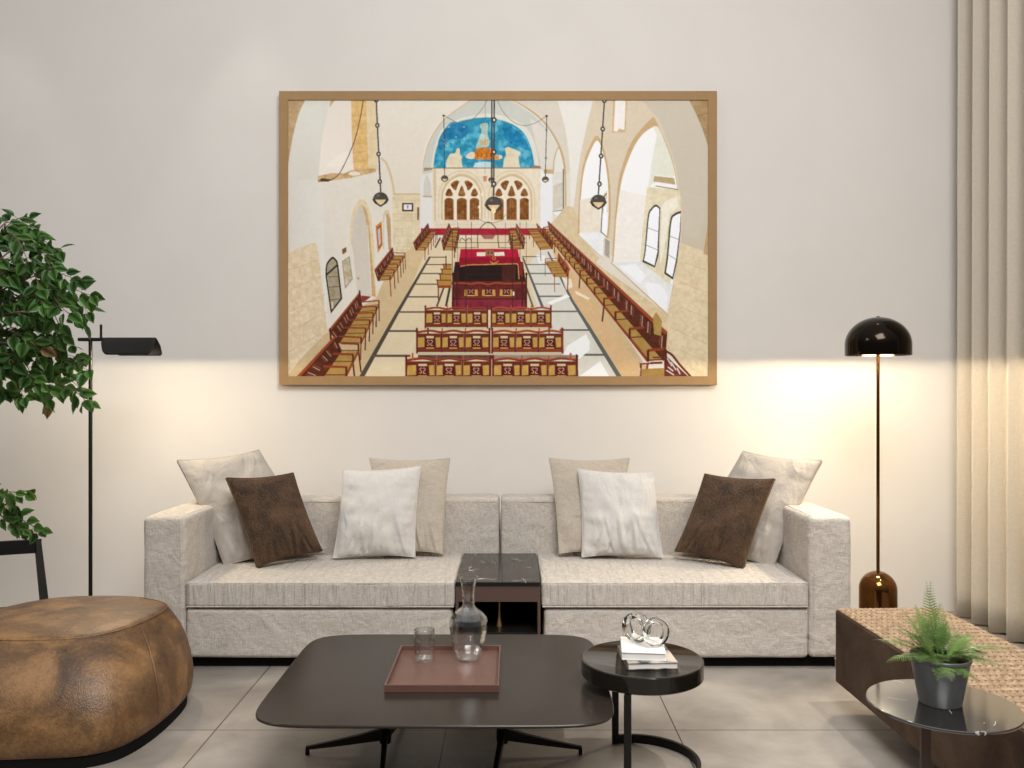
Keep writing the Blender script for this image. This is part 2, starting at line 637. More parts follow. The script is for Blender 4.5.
# ------------------------------------------------------------------ cushions
def pillow(label, corners, mat, thick, edge, seed, group, wrinkle=0.016, pinch=0.055, name='throw_pillow'):
    """corners TL, TR, BR, BL as (pixel x, pixel y, depth)"""
    TL, TR, BR, BL = [px(*c) for c in corners]
    cen = (TL + TR + BR + BL) / 4
    nrm = ((BR - TL).cross(TR - BL)).normalized()
    if nrm.y > 0:
        nrm = -nrm
    n = 64
    bm = bmesh.new()
    pr_ = random.Random(seed)
    pleats = [(pr_.uniform(-.45, .45), pr_.uniform(-.22, .22), pr_.uniform(.035, .06)) for _ in range(5)] + [(-.72, .35, .05), (.7, -.35, .05)]

    def pt(u, v):
        k = pinch
        uu = u * (1 - k * (1 - v * v))
        vv = v * (1 - k * 1.1 * (1 - u * u))
        a, b_ = (uu + 1) / 2, (vv + 1) / 2
        return (BL * (1 - a) + BR * a) * (1 - b_) + (TL * (1 - a) + TR * a) * b_
    grids = []
    for side in (1, -1):
        g = []
        for j in range(n + 1):
            row = []
            for i in range(n + 1):
                u, v = math.sin((i / n - .5) * PI), math.sin((j / n - .5) * PI)
                u, v = 0.35 * (2 * i / n - 1) + 0.65 * u, 0.35 * (2 * j / n - 1) + 0.65 * v
                f = max(0.0, (1 - u * u)) ** 0.55 * max(0.0, (1 - v * v)) ** 0.55
                sag = 1.0 + 0.25 * (-v) * (1 - v * v)
                h = edge / 2 + (thick - edge) / 2 * f * sag
                if 0 < i < n and 0 < j < n:
                    low = max(0.0, -v) ** 1.5 * (1 - v ** 8)
                    for u0, sl, wd_ in pleats:
                        h -= wrinkle * 0.55 * max(0.0, -v + 0.15) * (1 - v ** 10) * math.exp(-((u - u0 - sl * (v + 1)) / wd_) ** 2)
                        h += wrinkle * 0.45 * max(0.0, -v + 0.1) * (1 - v ** 10) * math.exp(-((u - u0 - 2.0 * wd_ - sl * (v + 1)) / wd_) ** 2)
                    h += wrinkle * low * (noise.noise(Vector((u * 5.5 + 0.8 * v, v * 0.8, seed * 3.1))) * 1.6)
                    h += wrinkle * 0.7 * noise.noise(Vector((u * 2.6 + v, v * 2.6 - u, seed + 5.0))) * f
                    side_f = max(0.0, abs(u) - 0.2) * (1 - u ** 8)
                    h += wrinkle * 0.5 * side_f * noise.noise(Vector((u * 1.0, v * 6.5 + u, seed + 11.0)))
                row.append(bm.verts.new(pt(u, v) - cen + nrm * h * side))
            g.append(row)
        grids.append(g)
        for j in range(n):
            for i in range(n):
                bm.faces.new((g[j][i], g[j][i + 1], g[j + 1][i + 1], g[j + 1][i]))
    loop = [(0, i) for i in range(n)] + [(j, n) for j in range(n)] + [(n, i) for i in range(n, 0, -1)] + [(j, 0) for j in range(n, 0, -1)]
    A, Bk = grids
    for (j0, i0), (j1, i1) in zip(loop, loop[1:] + loop[:1]):
        bm.faces.new((A[j0][i0], A[j1][i1], Bk[j1][i1], Bk[j0][i0]))
    seam = [A[j][i].co.copy() for j, i in loop]
    o = obj(name, bm, mat, None, True)
    o.location = cen
    obj('piping', tube(seam[::2], 0.0028, 6, closed=True), mat, o, True)
    tag(o, label, 'cushion', group)
    return o


G = 'throw pillows on the sofa'
pillow('grey-beige pillow tilted on the armrest behind brown velvet, near the black straight-arm lamp',
       [(177, 461, 4.52), (258, 451, 4.72), (326, 549, 4.70), (224, 566, 4.49)], m_pillow_grey, 0.15, 0.055, 2, G)
pillow('brown velvet cushion slumped against the grey-beige pillow, near the black straight-arm lamp',
       [(226, 478, 4.38), (292, 473, 4.54), (321, 551, 4.56), (257, 567, 4.38)], m_velvet, 0.16, 0.050, 5, G, 0.016)
pillow('plain beige linen pillow standing behind the white one nearest the glass tumbler',
       [(370, 459, 4.80), (450, 459, 4.80), (443, 554, 4.66), (384, 554, 4.66)], m_pillow_beige, 0.12, 0.045, 8, G, 0.012)
pillow('white cotton cushion in front of the beige linen pillow, above the glass tumbler',
       [(343, 470, 4.62), (421, 466, 4.70), (415, 557, 4.60), (333, 558, 4.56)], m_pillow_white, 0.16, 0.014, 12, G, 0.020)
pillow('plain beige linen pillow standing behind the white one nearest the glass rings',
       [(549, 459, 4.80), (629, 459, 4.80), (617, 554, 4.66), (559, 554, 4.66)], m_pillow_beige, 0.12, 0.045, 17, G, 0.012)
pillow('white cotton cushion in front of the beige linen pillow, above the glass rings',
       [(578, 469, 4.70), (655, 472, 4.62), (663, 557, 4.56), (582, 557, 4.60)], m_pillow_white, 0.16, 0.014, 21, G, 0.020)
pillow('grey-beige pillow tilted on the armrest behind brown velvet, near the domed bronze lamp',
       [(744, 452, 4.72), (822, 461, 4.52), (774, 567, 4.49), (680, 550, 4.70)], m_pillow_grey, 0.15, 0.055, 26, G)
pillow('brown velvet cushion slumped against the grey-beige pillow, near the domed bronze lamp',
       [(706, 474, 4.54), (775, 479, 4.38), (744, 568, 4.38), (676, 551, 4.56)], m_velvet, 0.16, 0.050, 31, G, 0.016)


# ------------------------------------------------------------------ coffee table
def slab(outline, z0, z1, bev=0.003):
    bm = bmesh.new()
    n = len(outline)
    cx = sum(p[0] for p in outline) / n
    cy = sum(p[1] for p in outline) / n
    rings = []
    for ins, z in ((bev * 2.5, z0), (0, z0 + bev * 1.5), (0, z1 - bev), (bev, z1)):
        ring = []
        for x, y in outline:
            d = math.hypot(x - cx, y - cy)
            k = 1 - ins / d
            ring.append(bm.verts.new((cx + (x - cx) * k, cy + (y - cy) * k, z)))
        rings.append(ring)
    for a, b in zip(rings, rings[1:]):
        for k in range(n):
            q = (k + 1) % n
            bm.faces.new((a[k], a[q], b[q], b[k]))
    bm.faces.new(rings[0][::-1])
    bm.faces.new(rings[-1])
    return bm


def superellipse(a, b, n, seg=128, cx=0, cy=0):
    out = []
    for k in range(seg):
        th = 2 * PI * k / seg
        c, s = math.cos(th), math.sin(th)
        out.append((cx + a * math.copysign(abs(c) ** (2 / n), c), cy + b * math.copysign(abs(s) ** (2 / n), s)))
    return out


CT = (-0.250, 3.156)
t = thing('coffee_table', 'low dark coffee table with rounded square top and black splayed legs', 'coffee table', (*CT, 0))
obj('tabletop', slab(superellipse(0.588, 0.488, 8.0, 160), 0.288, 0.300, 0.003), m_table, t)


def blade_leg(x0, dx, dy, length):
    bm = bmesh.new()
    prof = []
    path = []
    steps = [(0.0, 0.082, 0.022, 0.050), (0.08, 0.074, 0.020, 0.040), (0.3, 0.060, 0.018, 0.030), (0.6, 0.044, 0.015, 0.022), (0.95, 0.027, 0.012, 0.013), (1.0, 0.025, 0.012, 0.012)]
    for s, z, wd, hh in steps:
        path.append((x0 + dx * length * s, dy * length * s, z))
        prof.append([(-wd / 2, -hh / 2), (wd / 2, -hh / 2), (wd / 2, hh / 2), (-wd / 2, hh / 2)])
    add_sweep(bm, path, prof)
    ex, ey = x0 + dx * length * 0.985, dy * length * 0.985
    add_box(bm, (ex - 0.007, ey - 0.007, 0.0), (ex + 0.007, ey + 0.007, 0.026), 0.002)
    return bm


for s in (-1, 1):
    x0 = 0.215 * s
    ped = bmesh.new()
    add_lathe(ped, [(0, 0.045), (0.020, 0.045), (0.022, 0.060), (0.022, 0.270), (0.060, 0.279), (0.060, 0.2875), (0, 0.2875)], 24, cx=x0)
    pd = obj('pedestal', ped, m_black, t, True)
    for dx, dy, ln in ((s, 0, 0.29), (-0.10 * s, -0.995, 0.34), (-0.10 * s, 0.995, 0.30)):
        obj('leg', blade_leg(x0, dx, dy, ln), m_black, t)

# serving tray with its rim
t = thing('serving_tray', 'square reddish-brown leather tray on the dark coffee table', 'tray', (-0.242, 3.180, 0.3002))
tw, td = 0.197, 0.226
obj('tray_base', box((-tw + .006, -td + .006, 0.0), (tw - .006, td - .006, 0.007)), m_tray, t)
bm = bmesh.new()
for lo, hi in (((-tw, -td, 0), (tw, -td + .006, .026)), ((-tw, td - .006, 0), (tw, td, .026)),
               ((-tw, -td + .0062, 0), (-tw + .006, td - .0062, .026)), ((tw - .006, -td + .0062, 0), (tw, td - .0062, .026))):
    add_box(bm, lo, hi, 0.0012)
obj('rim', bm, m_tray, t)

# tumbler and carafe
gx = (424.5 - 512) / F * 3.275
prof = [(0, 0.0), (0.036, 0.0), (0.0385, 0.004), (0.0395, 0.118), (0.0385, 0.1195), (0.0372, 0.118), (0.0360, 0.012), (0.030, 0.008), (0, 0.008)]
o = obj('glass_tumbler', lathe(prof, 40), m_thin, None, True)
o.location = (gx, 3.275, 0.3076)
tag(o, 'small clear straight-sided tumbler on the reddish-brown tray beside the carafe', 'glass')
cx = (468.5 - 512) / F * 3.29


def carafe():
    out = [(0, 0.0), (0.034, 0.0), (0.040, 0.004), (0.056, 0.035), (0.067, 0.075), (0.0725, 0.118), (0.0735, 0.142), (0.069, 0.160), (0.052, 0.180),
           (0.031, 0.196), (0.0250, 0.202), (0.0238, 0.225), (0.0240, 0.255), (0.0275, 0.285), (0.0335, 0.308), (0.0345, 0.313)]
    inn = [(0.0325, 0.313), (0.0310, 0.306), (0.0250, 0.284), (0.0216, 0.255), (0.0214, 0.225), (0.0222, 0.204), (0.028, 0.193), (0.049, 0.177),
           (0.066, 0.1575), (0.0708, 0.141), (0.0698, 0.118), (0.0645, 0.077), (0.0535, 0.038), (0.036, 0.010), (0, 0.010)]
    return lathe(out + inn, 14)


o = obj('glass_carafe', carafe(), m_thin, None, False)
o.location = (cx, 3.29, 0.3076)
o.rotation_euler = (0, 0, 0.12)
tag(o, 'faceted clear glass carafe with a narrow neck on the reddish-brown tray', 'carafe')

# ------------------------------------------------------------------ round drum table
RT = (0.461, 3.05)
RR = 0.215
t = thing('round_table', 'round black lacquered table overhanging the coffee table, carrying books', 'side table', (*RT, 0))
b = lathe([(0, 0.330), (RR - 0.006, 0.330), (RR, 0.334), (RR, 0.386), (RR - 0.003, 0.389), (RR - 0.008, 0.3895), (RR - 0.011, 0.388), (0, 0.388)], 96)
o = obj('drum_top', b, m_gloss, t, True)
a0, a1 = math.radians(252), math.radians(252 + 214)
path = [(-0.013 + 0.212 * math.cos(a0 + (a1 - a0) * k / 60), 0.212 * math.sin(a0 + (a1 - a0) * k / 60), 0.016) for k in range(61)]
obj('base_ring', add_sweep(bmesh.new(), path, [(-0.006, -0.016), (0.006, -0.016), (0.006, 0.016), (-0.006, 0.016)]), m_black, t)
for a in (a0, a1):
    c, s = math.cos(a), math.sin(a)
    bm = box((-0.012, -0.006, 0.0), (0.012, 0.006, 0.330), 0.001)
    bmesh.ops.rotate(bm, verts=bm.verts[:], cent=(0, 0, 0), matrix=Matrix.Rotation(a + PI / 2, 3, 'Z'))
    bmesh.ops.translate(bm, verts=bm.verts[:], vec=(-0.013 + 0.209 * c, 0.209 * s, 0))
    obj('post', bm, m_black, t)


# books
def book(label, x, y, z, wd, dp, th, rot, cov, group):
    t = thing('book', label, 'book', (x, y, z), rot, group)
    bm = bmesh.new()
    c = 0.0022
    add_box(bm, (-wd / 2, -dp / 2, 0), (wd / 2, dp / 2, c))
    add_box(bm, (-wd / 2, -dp / 2, th - c), (wd / 2, dp / 2, th))
    add_box(bm, (-wd / 2, -dp / 2, c), (-wd / 2 + c, dp / 2, th - c))
    obj('cover', bm, cov, t)
    obj('pages', box((-wd / 2 + c + .0003, -dp / 2 + .003, c + .0002), (wd / 2 - .003, dp / 2 - .003, th - c - .0002)), m_page, t, False, 'white page block')
    return t


book('lower book of the pair on the round table, with a dark patterned cover', 0.475, 3.03, 0.3884, 0.172, 0.205, 0.022, 0.06, m_cover_dark, 'books on the round table')
book('upper white book of the pair on the round table, under the glass rings', 0.462, 3.045, 0.4108, 0.150, 0.185, 0.026, -0.10, m_cover, 'books on the round table')


def ring_mesh(R, wd, th):
    """flat-banded ring standing on edge in its own xz plane"""
    bm = bmesh.new()
    n = 56
    rings = []
    sect = []
    for k in range(16):
        a = 2 * PI * k / 16
        sect.append((th / 2 * math.copysign(abs(math.cos(a)) ** 0.7, math.cos(a)), wd / 2 * math.copysign(abs(math.sin(a)) ** 0.7, math.sin(a))))
    for i in range(n):
        a = 2 * PI * i / n
        rings.append([bm.verts.new(((R + r) * math.cos(a), y, (R + r) * math.sin(a))) for r, y in sect])
    for i in range(n):
        A, B_ = rings[i], rings[(i + 1) % n]
        for k in range(16):
            q = (k + 1) % 16
            bm.faces.new((A[k], A[q], B_[q], B_[k]))
    return bm


t = thing('glass_sculpture', 'pair of interlocked clear glass rings standing on the white book', 'sculpture', (0.462, 3.045, 0.437))
o = obj('ring', ring_mesh(0.043, 0.044, 0.020), m_glass, t, True)
o.location = (-0.018, 0.022, 0.0555)
o.rotation_euler = (0.10, 0, -0.75)
o = obj('ring', ring_mesh(0.041, 0.030, 0.020), m_glass, t, True)
o.location = (0.042, -0.026, 0.0525)
o.rotation_euler = (0.0, 0.15, 0.30)

# ------------------------------------------------------------------ leather pouf
t = thing('pouf', 'large tan distressed leather pouf with a black base, beside the leafy tree', 'pouf', (-1.78, 3.45, 0))
bot = [(-1.345, 3.46), (-1.415, 3.085), (-1.70, 2.995), (-2.10, 3.03), (-2.26, 3.4), (-2.10, 3.82), (-1.75, 3.92), (-1.42, 3.78)]
top = [(-1.458, 3.50), (-1.525, 3.285), (-1.70, 3.190), (-2.05, 3.22), (-2.20, 3.45), (-2.05, 3.785), (-1.72, 3.835), (-1.490, 3.705)]
bl = catmull([(x + 1.78, y - 3.45, 0) for x, y in bot], 14, True)
tl = catmull([(x + 1.78, y - 3.45, 0) for x, y in top], 14, True)


def pouf_ring(k, z, sc):
    return [Vector(((a.x * (1 - k) + b_.x * k) * sc, (a.y * (1 - k) + b_.y * k) * sc, z)) for a, b_ in zip(bl, tl)]


spec = [(0, 0.045, 0.90), (0, 0.046, 0.965), (0, 0.062, 0.99), (0, 0.10, 1.005), (0.02, 0.15, 1.01), (0.10, 0.21, 1.01), (0.26, 0.27, 1.01), (0.48, 0.325, 1.012),
        (0.74, 0.37, 1.012), (0.92, 0.398, 1.008), (1, 0.410, 0.995), (1, 0.417, 0.97), (1, 0.421, 0.90), (1, 0.424, 0.7), (1, 0.426, 0.45), (1, 0.426, 0.2)]
bm = bmesh.new()
rs = []
for k, z, sc in spec:
    rs.append([bm.verts.new(p + Vector((0, 0, 0.003 * noise.noise(p * 3.0) if z > 0.1 else 0)) + p.normalized() * 0.003 * noise.noise(p * 4.0 + Vector((0, 0, z * 3)))) for p in pouf_ring(k, z, sc)])
n = len(rs[0])
for a, b_ in zip(rs, rs[1:]):
    for k in range(n):
        q = (k + 1) % n
        bm.faces.new((a[k], a[q], b_[q], b_[k]))
bm.faces.new(rs[-1])
bm.faces.new(rs[0][::-1])
body = obj('leather_body', bm, m_pouf, t, True)
rim = pouf_ring(1, 0.4115, 0.995)
obj('piping', tube(rim, 0.0035, 6, closed=True), m_pouf, body, True)
for kk in (6, 56, 97):
    line = [pouf_ring(k, z, sc + 0.0005)[kk] for k, z, sc in spec[3:11]]
    obj('seam', tube(line, 0.0028, 6), m_pouf, body, True)
bm = bmesh.new()
ra = [[bm.verts.new(p) for p in pouf_ring(0, z, 0.955)] for z in (0.0, 0.0455)]
for k in range(n):
    q = (k + 1) % n
    bm.faces.new((ra[0][k], ra[0][q], ra[1][q], ra[1][k]))
bm.faces.new(ra[0][::-1])
bm.faces.new(ra[1])
obj('base', bm, m_black_matte, t, False, 'black recessed base')

# ------------------------------------------------------------------ woven bench
BR_ = math.radians(1.9)
BX, BY, BW, BL_ = 1.353, 3.60, 0.445, 2.0
t = thing('bench', 'long dark brown suede bench with a woven cord seat, in front of the curtain', 'bench', (BX, BY, 0), BR_)
obj('side_panel', box((0, -BL_, 0.115), (BW, 0, 0.413), 0.006, 3), m_bench_side, t)
obj('plinth', box((0.17, -BL_ + 0.2, 0.0), (BW - 0.12, -0.3, 0.116)), m_black_matte, t)
seat = obj('seat_pad', box((0.004, -BL_ + .004, 0.4135), (BW - 0.004, -0.004, 0.419), 0.002), m_rattan_gap, t)
rnd = random.Random(3)
bm = bmesh.new()
cw, chh = 0.0215, 0.0235
nc, nr = int((BW - 0.012) / cw), int((BL_ - 0.012) / chh)
for r in range(nr):
    for c in range(nc):
        cx_ = 0.006 + cw * (c + 0.5)
        cy_ = -0.006 - chh * (r + 0.5)
        ang = math.radians(33 if (r + 0) % 2 else -33) + rnd.uniform(-.08, .08)
        ca, sa = math.cos(ang), math.sin(ang)
        a_, b2, h_ = 0.0150, 0.0074, 0.0062
        vs = []
        for lx, ly, lz in ((-1, 0, 0), (-.5, -.85, .1), (.5, -.85, .1), (1, 0, 0), (.5, .85, .1), (-.5, .85, .1), (-.45, 0, 1), (.45, 0, 1)):
            x_, y_ = lx * a_, ly * b2
            vs.append(bm.verts.new((cx_ + x_ * ca - y_ * sa, cy_ + x_ * sa + y_ * ca, 0.4188 + lz * h_)))
        for f in ((0, 1, 6), (1, 2, 7, 6), (2, 3, 7), (3, 4, 7), (4, 5, 6, 7), (5, 0, 6)):
            bm.faces.new([vs[i] for i in f])
        bm.faces.new([vs[i] for i in (0, 5, 4, 3, 2, 1)])
wv = obj('woven_seat', bm, m_rattan, t, True, 'tan woven cord in a herringbone pattern')

# ------------------------------------------------------------------ marble side table in front of the bench
ST = (1.160, 2.315)
t = thing('marble_table', 'small round black marble table on a brown stem, carrying the potted fern', 'side table', (*ST, 0))
o = obj('marble_top', lathe([(0, 0.4885), (0.184, 0.4885), (0.192, 0.4925), (0.192, 0.4975), (0.1905, 0.500), (0, 0.500)], 96), m_marble_polished, t, True)
bm = box((-0.013, -0.006, 0.012), (0.013, 0.006, 0.4884), 0.0015)
bmesh.ops.translate(bm, verts=bm.verts[:], vec=(-0.062, -0.03, 0))
obj('stem', bm, m_brown, t)
o = obj('foot_plate', lathe([(0, 0), (0.135, 0), (0.136, 0.003), (0.135, 0.0115), (0, 0.0115)], 64, cx=0.0), m_brown, t, True)

# potted fern
t = thing('potted_fern', 'feathery green fern in a dark grey tapered pot on the round marble table', 'potted plant', (1.155, 2.320, 0.5003))
prof = [(0, 0), (0.0505, 0), (0.0535, 0.003), (0.0745, 0.118), (0.0770, 0.120), (0.0775, 0.127), (0.0760, 0.129), (0.0725, 0.128), (0.0700, 0.112), (0, 0.112)]
o = obj('pot', lathe(prof, 64), m_pot, t, True)
obj('soil', lathe([(0, 0.118), (0.04, 0.117), (0.0703, 0.1145), (0.0703, 0.1125), (0, 0.1125)], 32), m_soil, t, True)


def frond(start, az, length, rise, droop, wmax, seed):
    rn = random.Random(seed)
    bm = bmesh.new()
    d = Vector((math.cos(az), math.sin(az), 0))
    n = 26
    pts = []
    for i in range(n + 1):
        s = i / n
        pts.append(Vector(start) + d * (length * (s * 0.85)) + Vector((0, 0, rise * s - droop * s * s)) + Vector((-d.y, d.x, 0)) * 0.012 * math.sin(3 * s + seed))
    add_tube(bm, pts, [0.0011 * (1 - 0.7 * i / n) for i in range(n + 1)], 5)
    for i in range(4, n):
        s = i / n
        t_ = (pts[i + 1] - pts[i - 1]).normalized()
        side = t_.cross(Vector((0, 0, 1))).normalized()
        up = side.cross(t_)
        ln = wmax * (math.sin(PI * min(1, (s - 0.05) / 0.95) ** 0.75) * 0.9 + 0.1)
        for sg in (-1, 1):
            dirv = (side * sg * 0.9 + t_ * 0.42 + up * rn.uniform(-.15, .12)).normalized()
            across = dirv.cross(up).normalized()
            p0 = pts[i]
            m_ = 6
            for k in range(m_):                # leaflets along each pinna
                q = p0 + dirv * ln * (k + 0.2) / m_ + up * (-0.25 * ln * ((k / m_) ** 2))
                w_ = ln * 0.15 * (1 - 0.55 * k / m_)
                for g in (-1, 1):
                    tip = q + (across * g * 0.9 + dirv * 0.8).normalized() * w_ * 1.25 + up * rn.uniform(-.1, .1) * w_
                    e1 = q + dirv * ln * 0.16
                    bm.faces.new((bm.verts.new(q), bm.verts.new(tip), bm.verts.new(e1)))
    return bm


FR = [(2.9, 0.185, 0.105, 0.065, .026), (3.35, 0.170, 0.065, 0.065, .025), (3.9, 0.135, 0.07, 0.05, .023), (2.3, 0.14, 0.12, 0.05, .024), (1.4, 0.08, 0.21, 0.015, .022),
      (1.0, 0.06, 0.185, 0.045, .026), (0.5, 0.18, 0.12, 0.075, .028), (0.05, 0.235, 0.125, 0.105, .028), (-0.5, 0.17, 0.08, 0.075, .027), (-1.2, 0.125, 0.05, 0.08, .027),
      (-1.9, 0.12, 0.05, 0.07, .024), (0.95, 0.13, 0.14, 0.06, .026), (2.6, 0.10, 0.155, 0.03, .023), (-0.15, 0.14, 0.10, 0.055, .026), (4.4, 0.10, 0.085, 0.05, .023),
      (3.1, 0.13, 0.115, 0.03, .024), (0.3, 0.12, 0.09, 0.03, .024), (5.2, 0.09, 0.085, 0.04, .024), (1.9, 0.09, 0.15, 0.02, .022), (0.15, 0.16, 0.085, 0.06, .026)]
rnd = random.Random(21)
FR += [(az + rnd.uniform(-.35, .35), ln * rnd.uniform(.65, .95), rs_ * rnd.uniform(.75, 1.1), dr, wm) for az, ln, rs_, dr, wm in FR]
for i, (az, ln, rs_, dr, wm) in enumerate(FR):
    obj('frond', frond((0.012 * math.cos(az), 0.012 * math.sin(az), 0.115), az, ln, rs_, dr, wm * 1.1, i + 1), m_fern, t)

# ------------------------------------------------------------------ floor lamps
LD = 4.42
LX = (90.5 - 512) / F * LD
t = thing('floor_lamp', 'thin black floor lamp with a folded shade on a straight arm, behind the pouf', 'floor lamp', (LX, LD, 0))
o = obj('base', lathe([(0, 0), (0.125, 0), (0.127, 0.003), (0.125, 0.012), (0.012, 0.015), (0, 0.015)], 48), m_black, t, True)
zt = CH - (339.5 - 384) / F * LD
obj('pole', tube([(0, 0, 0.014), (0, 0, zt - 0.008)], 0.0095, 16), m_black, t, True)
kx = LD / F
obj('arm', tube([(-0.062, 0, zt), (0.088, 0, zt)], 0.0095, 12), m_black, t, True)
obj('handle', tube([(10.5 * kx, 0, zt), (10.5 * kx, 0, zt + 15 * kx)], 0.006, 12), m_black, t, True)


def tab_shade():
    """a folded sheet: a long ridge and two flaps that open downwards, bottom corners rounded"""
    bm = bmesh.new()
    x0, x1 = 12.5 * kx, 65 * kx
    zr = zt + 0.010
    h = 17.5 * kx
    n = 26
    for sg in (-1, 1):
        cols = []
        for i in range(n + 1):
            s = i / n
            xa = x0 + (x1 - x0) * s
            xb = x0 + 4 * kx + (x1 + 3.5 * kx - x0 - 4 * kx) * s
            c = 1.0
            if s < 0.14:
                c = 0.35 + 0.65 * math.sqrt(1 - (1 - s / 0.14) ** 2)
            if s > 0.90:
                c = 0.45 + 0.55 * math.sqrt(max(0, 1 - ((s - 0.90) / 0.10) ** 2))
            col = []
            for j in range(9):
                q = j / 8 * c
                col.append(bm.verts.new((xa + (xb - xa) * q, sg * (0.006 + 0.072 * q ** 0.8), zr - h * q)))
            cols.append(col)
        for a, b_ in zip(cols, cols[1:]):
            for j in range(8):
                bm.faces.new((a[j], b_[j], b_[j + 1], a[j + 1]))
        if sg == -1:
            first = cols
        else:
            for i in range(n):
                bm.faces.new((first[i][0], first[i + 1][0], cols[i + 1][0], cols[i][0]))
    return bm


o = obj('shade', tab_shade(), m_black, t, True)
s = o.modifiers.new('sheet', 'SOLIDIFY')
s.thickness = 0.003
obj('diffuser', box((20 * kx, -0.020, zt - 0.028), (60 * kx, 0.020, zt - 0.022), 0.002), m_glow, t, False, 'lit white diffuser')
lamp('lamp_bulb', 'SPOT', (LX + 40 * kx, LD, zt - 0.076), 22, (1.0, 0.83, 0.58), (LX + 40 * kx, LD + 0.02, 0), spot_size=PI, spot_blend=0.0, shadow_soft_size=0.07)

RD = 4.40
RX = (878 - 512) / F * RD
t = thing('floor_lamp', 'bronze floor lamp with a dome shade and matching dome base, beside the curtain', 'floor lamp', (RX, RD, 0))
ky = RD / F
zr = CH - (355.5 - 384) / F * RD
R1 = 31.3 * ky


def dome(R, H, th, z0, cyl, lift=0.0):
    out = [(R, z0), (R, z0 + cyl)]
    for k in range(1, 17):
        a = PI / 2 * k / 16
        out.append((R * math.cos(a), z0 + cyl + (H - cyl) * math.sin(a)))
    inn = []
    for k in range(16, 0, -1):
        a = PI / 2 * k / 16
        inn.append(((R - th) * math.cos(a), z0 + cyl + (H - cyl - th) * math.sin(a)))
    inn += [(R - th, z0 + cyl), (R - th, z0)]
    out[-1 if True else 0] = (0, z0 + H)
    inn[0] = (0, z0 + H - th)
    return out, inn


oo, ii = dome(R1, 38.5 * ky, 0.004, zr, 0.055)
o = obj('dome_shade', add_lathe(bmesh.new(), oo + ii, 72, closed=False), m_lampshade, t, True)
bm = bmesh.new()
add_lathe(bm, [(R1 - 0.004, zr), (R1, zr)], 72)
obj('shade_rim', bm, m_lampshade, t)
obj('diffuser', lathe([(0.012, zr + 0.024), (R1 - 0.006, zr + 0.024), (R1 - 0.006, zr + 0.028), (0.012, zr + 0.028)], 48), m_glow, t, False, 'lit white diffuser')
hb = CH - (571 - 384) / F * RD
oo, ii = dome(18 * ky, hb, 0.006, 0.0, hb - 18 * ky)
obj('dome_base', lathe([(0, 0.0)] + oo, 64), m_bronze, t, True)
obj('pole', tube([(0, 0, hb - 0.004), (0, 0, zr + 0.2)], 0.0085, 16), m_bronze, t, True)
lamp('lamp_bulb', 'SPOT', (RX, RD, zr + 0.004), 52, (1.0, 0.83, 0.58), (RX, RD + 0.02, 0), spot_size=PI, spot_blend=0.0, shadow_soft_size=0.08)

# ------------------------------------------------------------------ black chair behind the pouf
t = thing('lounge_chair', 'black wooden chair with an open backrest, half hidden behind the tan pouf', 'chair', (0, 0, 0))


def bar(pts, wd, hh):
    return add_sweep(bmesh.new(), pts, [(-wd / 2, -hh / 2), (wd / 2, -hh / 2), (wd / 2, hh / 2), (-wd / 2, hh / 2)])


A = px(37.5, 543.5, 4.22)
Bp = Vector((-2.78, 3.98, A.z + 0.01))
A2 = px(44.0, 600, 4.16)
foot = Vector((A2.x + 0.03, A2.y - 0.04, 0))
off = Bp - A
dirr = (Bp - A).normalized()
obj('back_rail', bar([A - dirr * 0.017 + Vector((0, 0, -0.012)), Bp + dirr * 0.017 + Vector((0, 0, -0.012))], 0.022, 0.066), m_black, t)
for o_ in (Vector((0, 0, 0)), off):
    bm = bmesh.new()
    add_tube(bm, [A + o_ + Vector((0, 0, 0.018)), A2 + o_, foot + o_], [0.018, 0.022, 0.017], 4)
    obj('stile', bm, m_black, t)
nrm = Vector((dirr.y, -dirr.x, 0))
if nrm.y > 0:
    nrm = -nrm
S0 = Vector((A2.x, A2.y, 0.275)) + nrm * 0.03 + dirr * 0.06
sw = off
bm = bmesh.new()
q = [S0, S0 + sw, S0 + sw + nrm * 0.26, S0 + nrm * 0.26]
lo_ = [bm.verts.new(v) for v in q]
hi_ = [bm.verts.new(v + Vector((0, 0, 0.03))) for v in q]
bm.faces.new(lo_[::-1])
bm.faces.new(hi_)
for k in range(4):
    bm.faces.new((lo_[k], lo_[(k + 1) % 4], hi_[(k + 1) % 4], hi_[k]))
obj('seat', bm, m_black, t)
for v in (q[2] - nrm * 0.02 - dirr * 0.02, q[3] - nrm * 0.02 + dirr * 0.02):
    obj('leg', tube([Vector((v.x, v.y, 0)), Vector((v.x, v.y, 0.276))], [0.015, 0.019], 4), m_black, t)

# ------------------------------------------------------------------ ficus tree
t = thing('ficus_tree', 'leafy green ficus tree reaching in from the left edge above the tan pouf', 'tree', (-3.02, 3.72, 0))
TO = Vector((-3.02, 3.72, 0))
obj('pot', lathe([(0, 0), (0.15, 0), (0.155, 0.01), (0.19, 0.36), (0.185, 0.365), (0.175, 0.35), (0, 0.33)], 40), m_pot, t, True)
trunk = catmull([(0, 0, 0.33), (0.02, 0.02, 0.7), (-0.01, 0.0, 1.1), (0.03, -0.02, 1.5), (0.05, 0, 1.95)], 6)
obj('trunk', tube(trunk, [0.022 - 0.012 * i / (len(trunk) - 1) for i in range(len(trunk))], 10), m_bark, t, True)
rnd = random.Random(11)
DT = 3.66


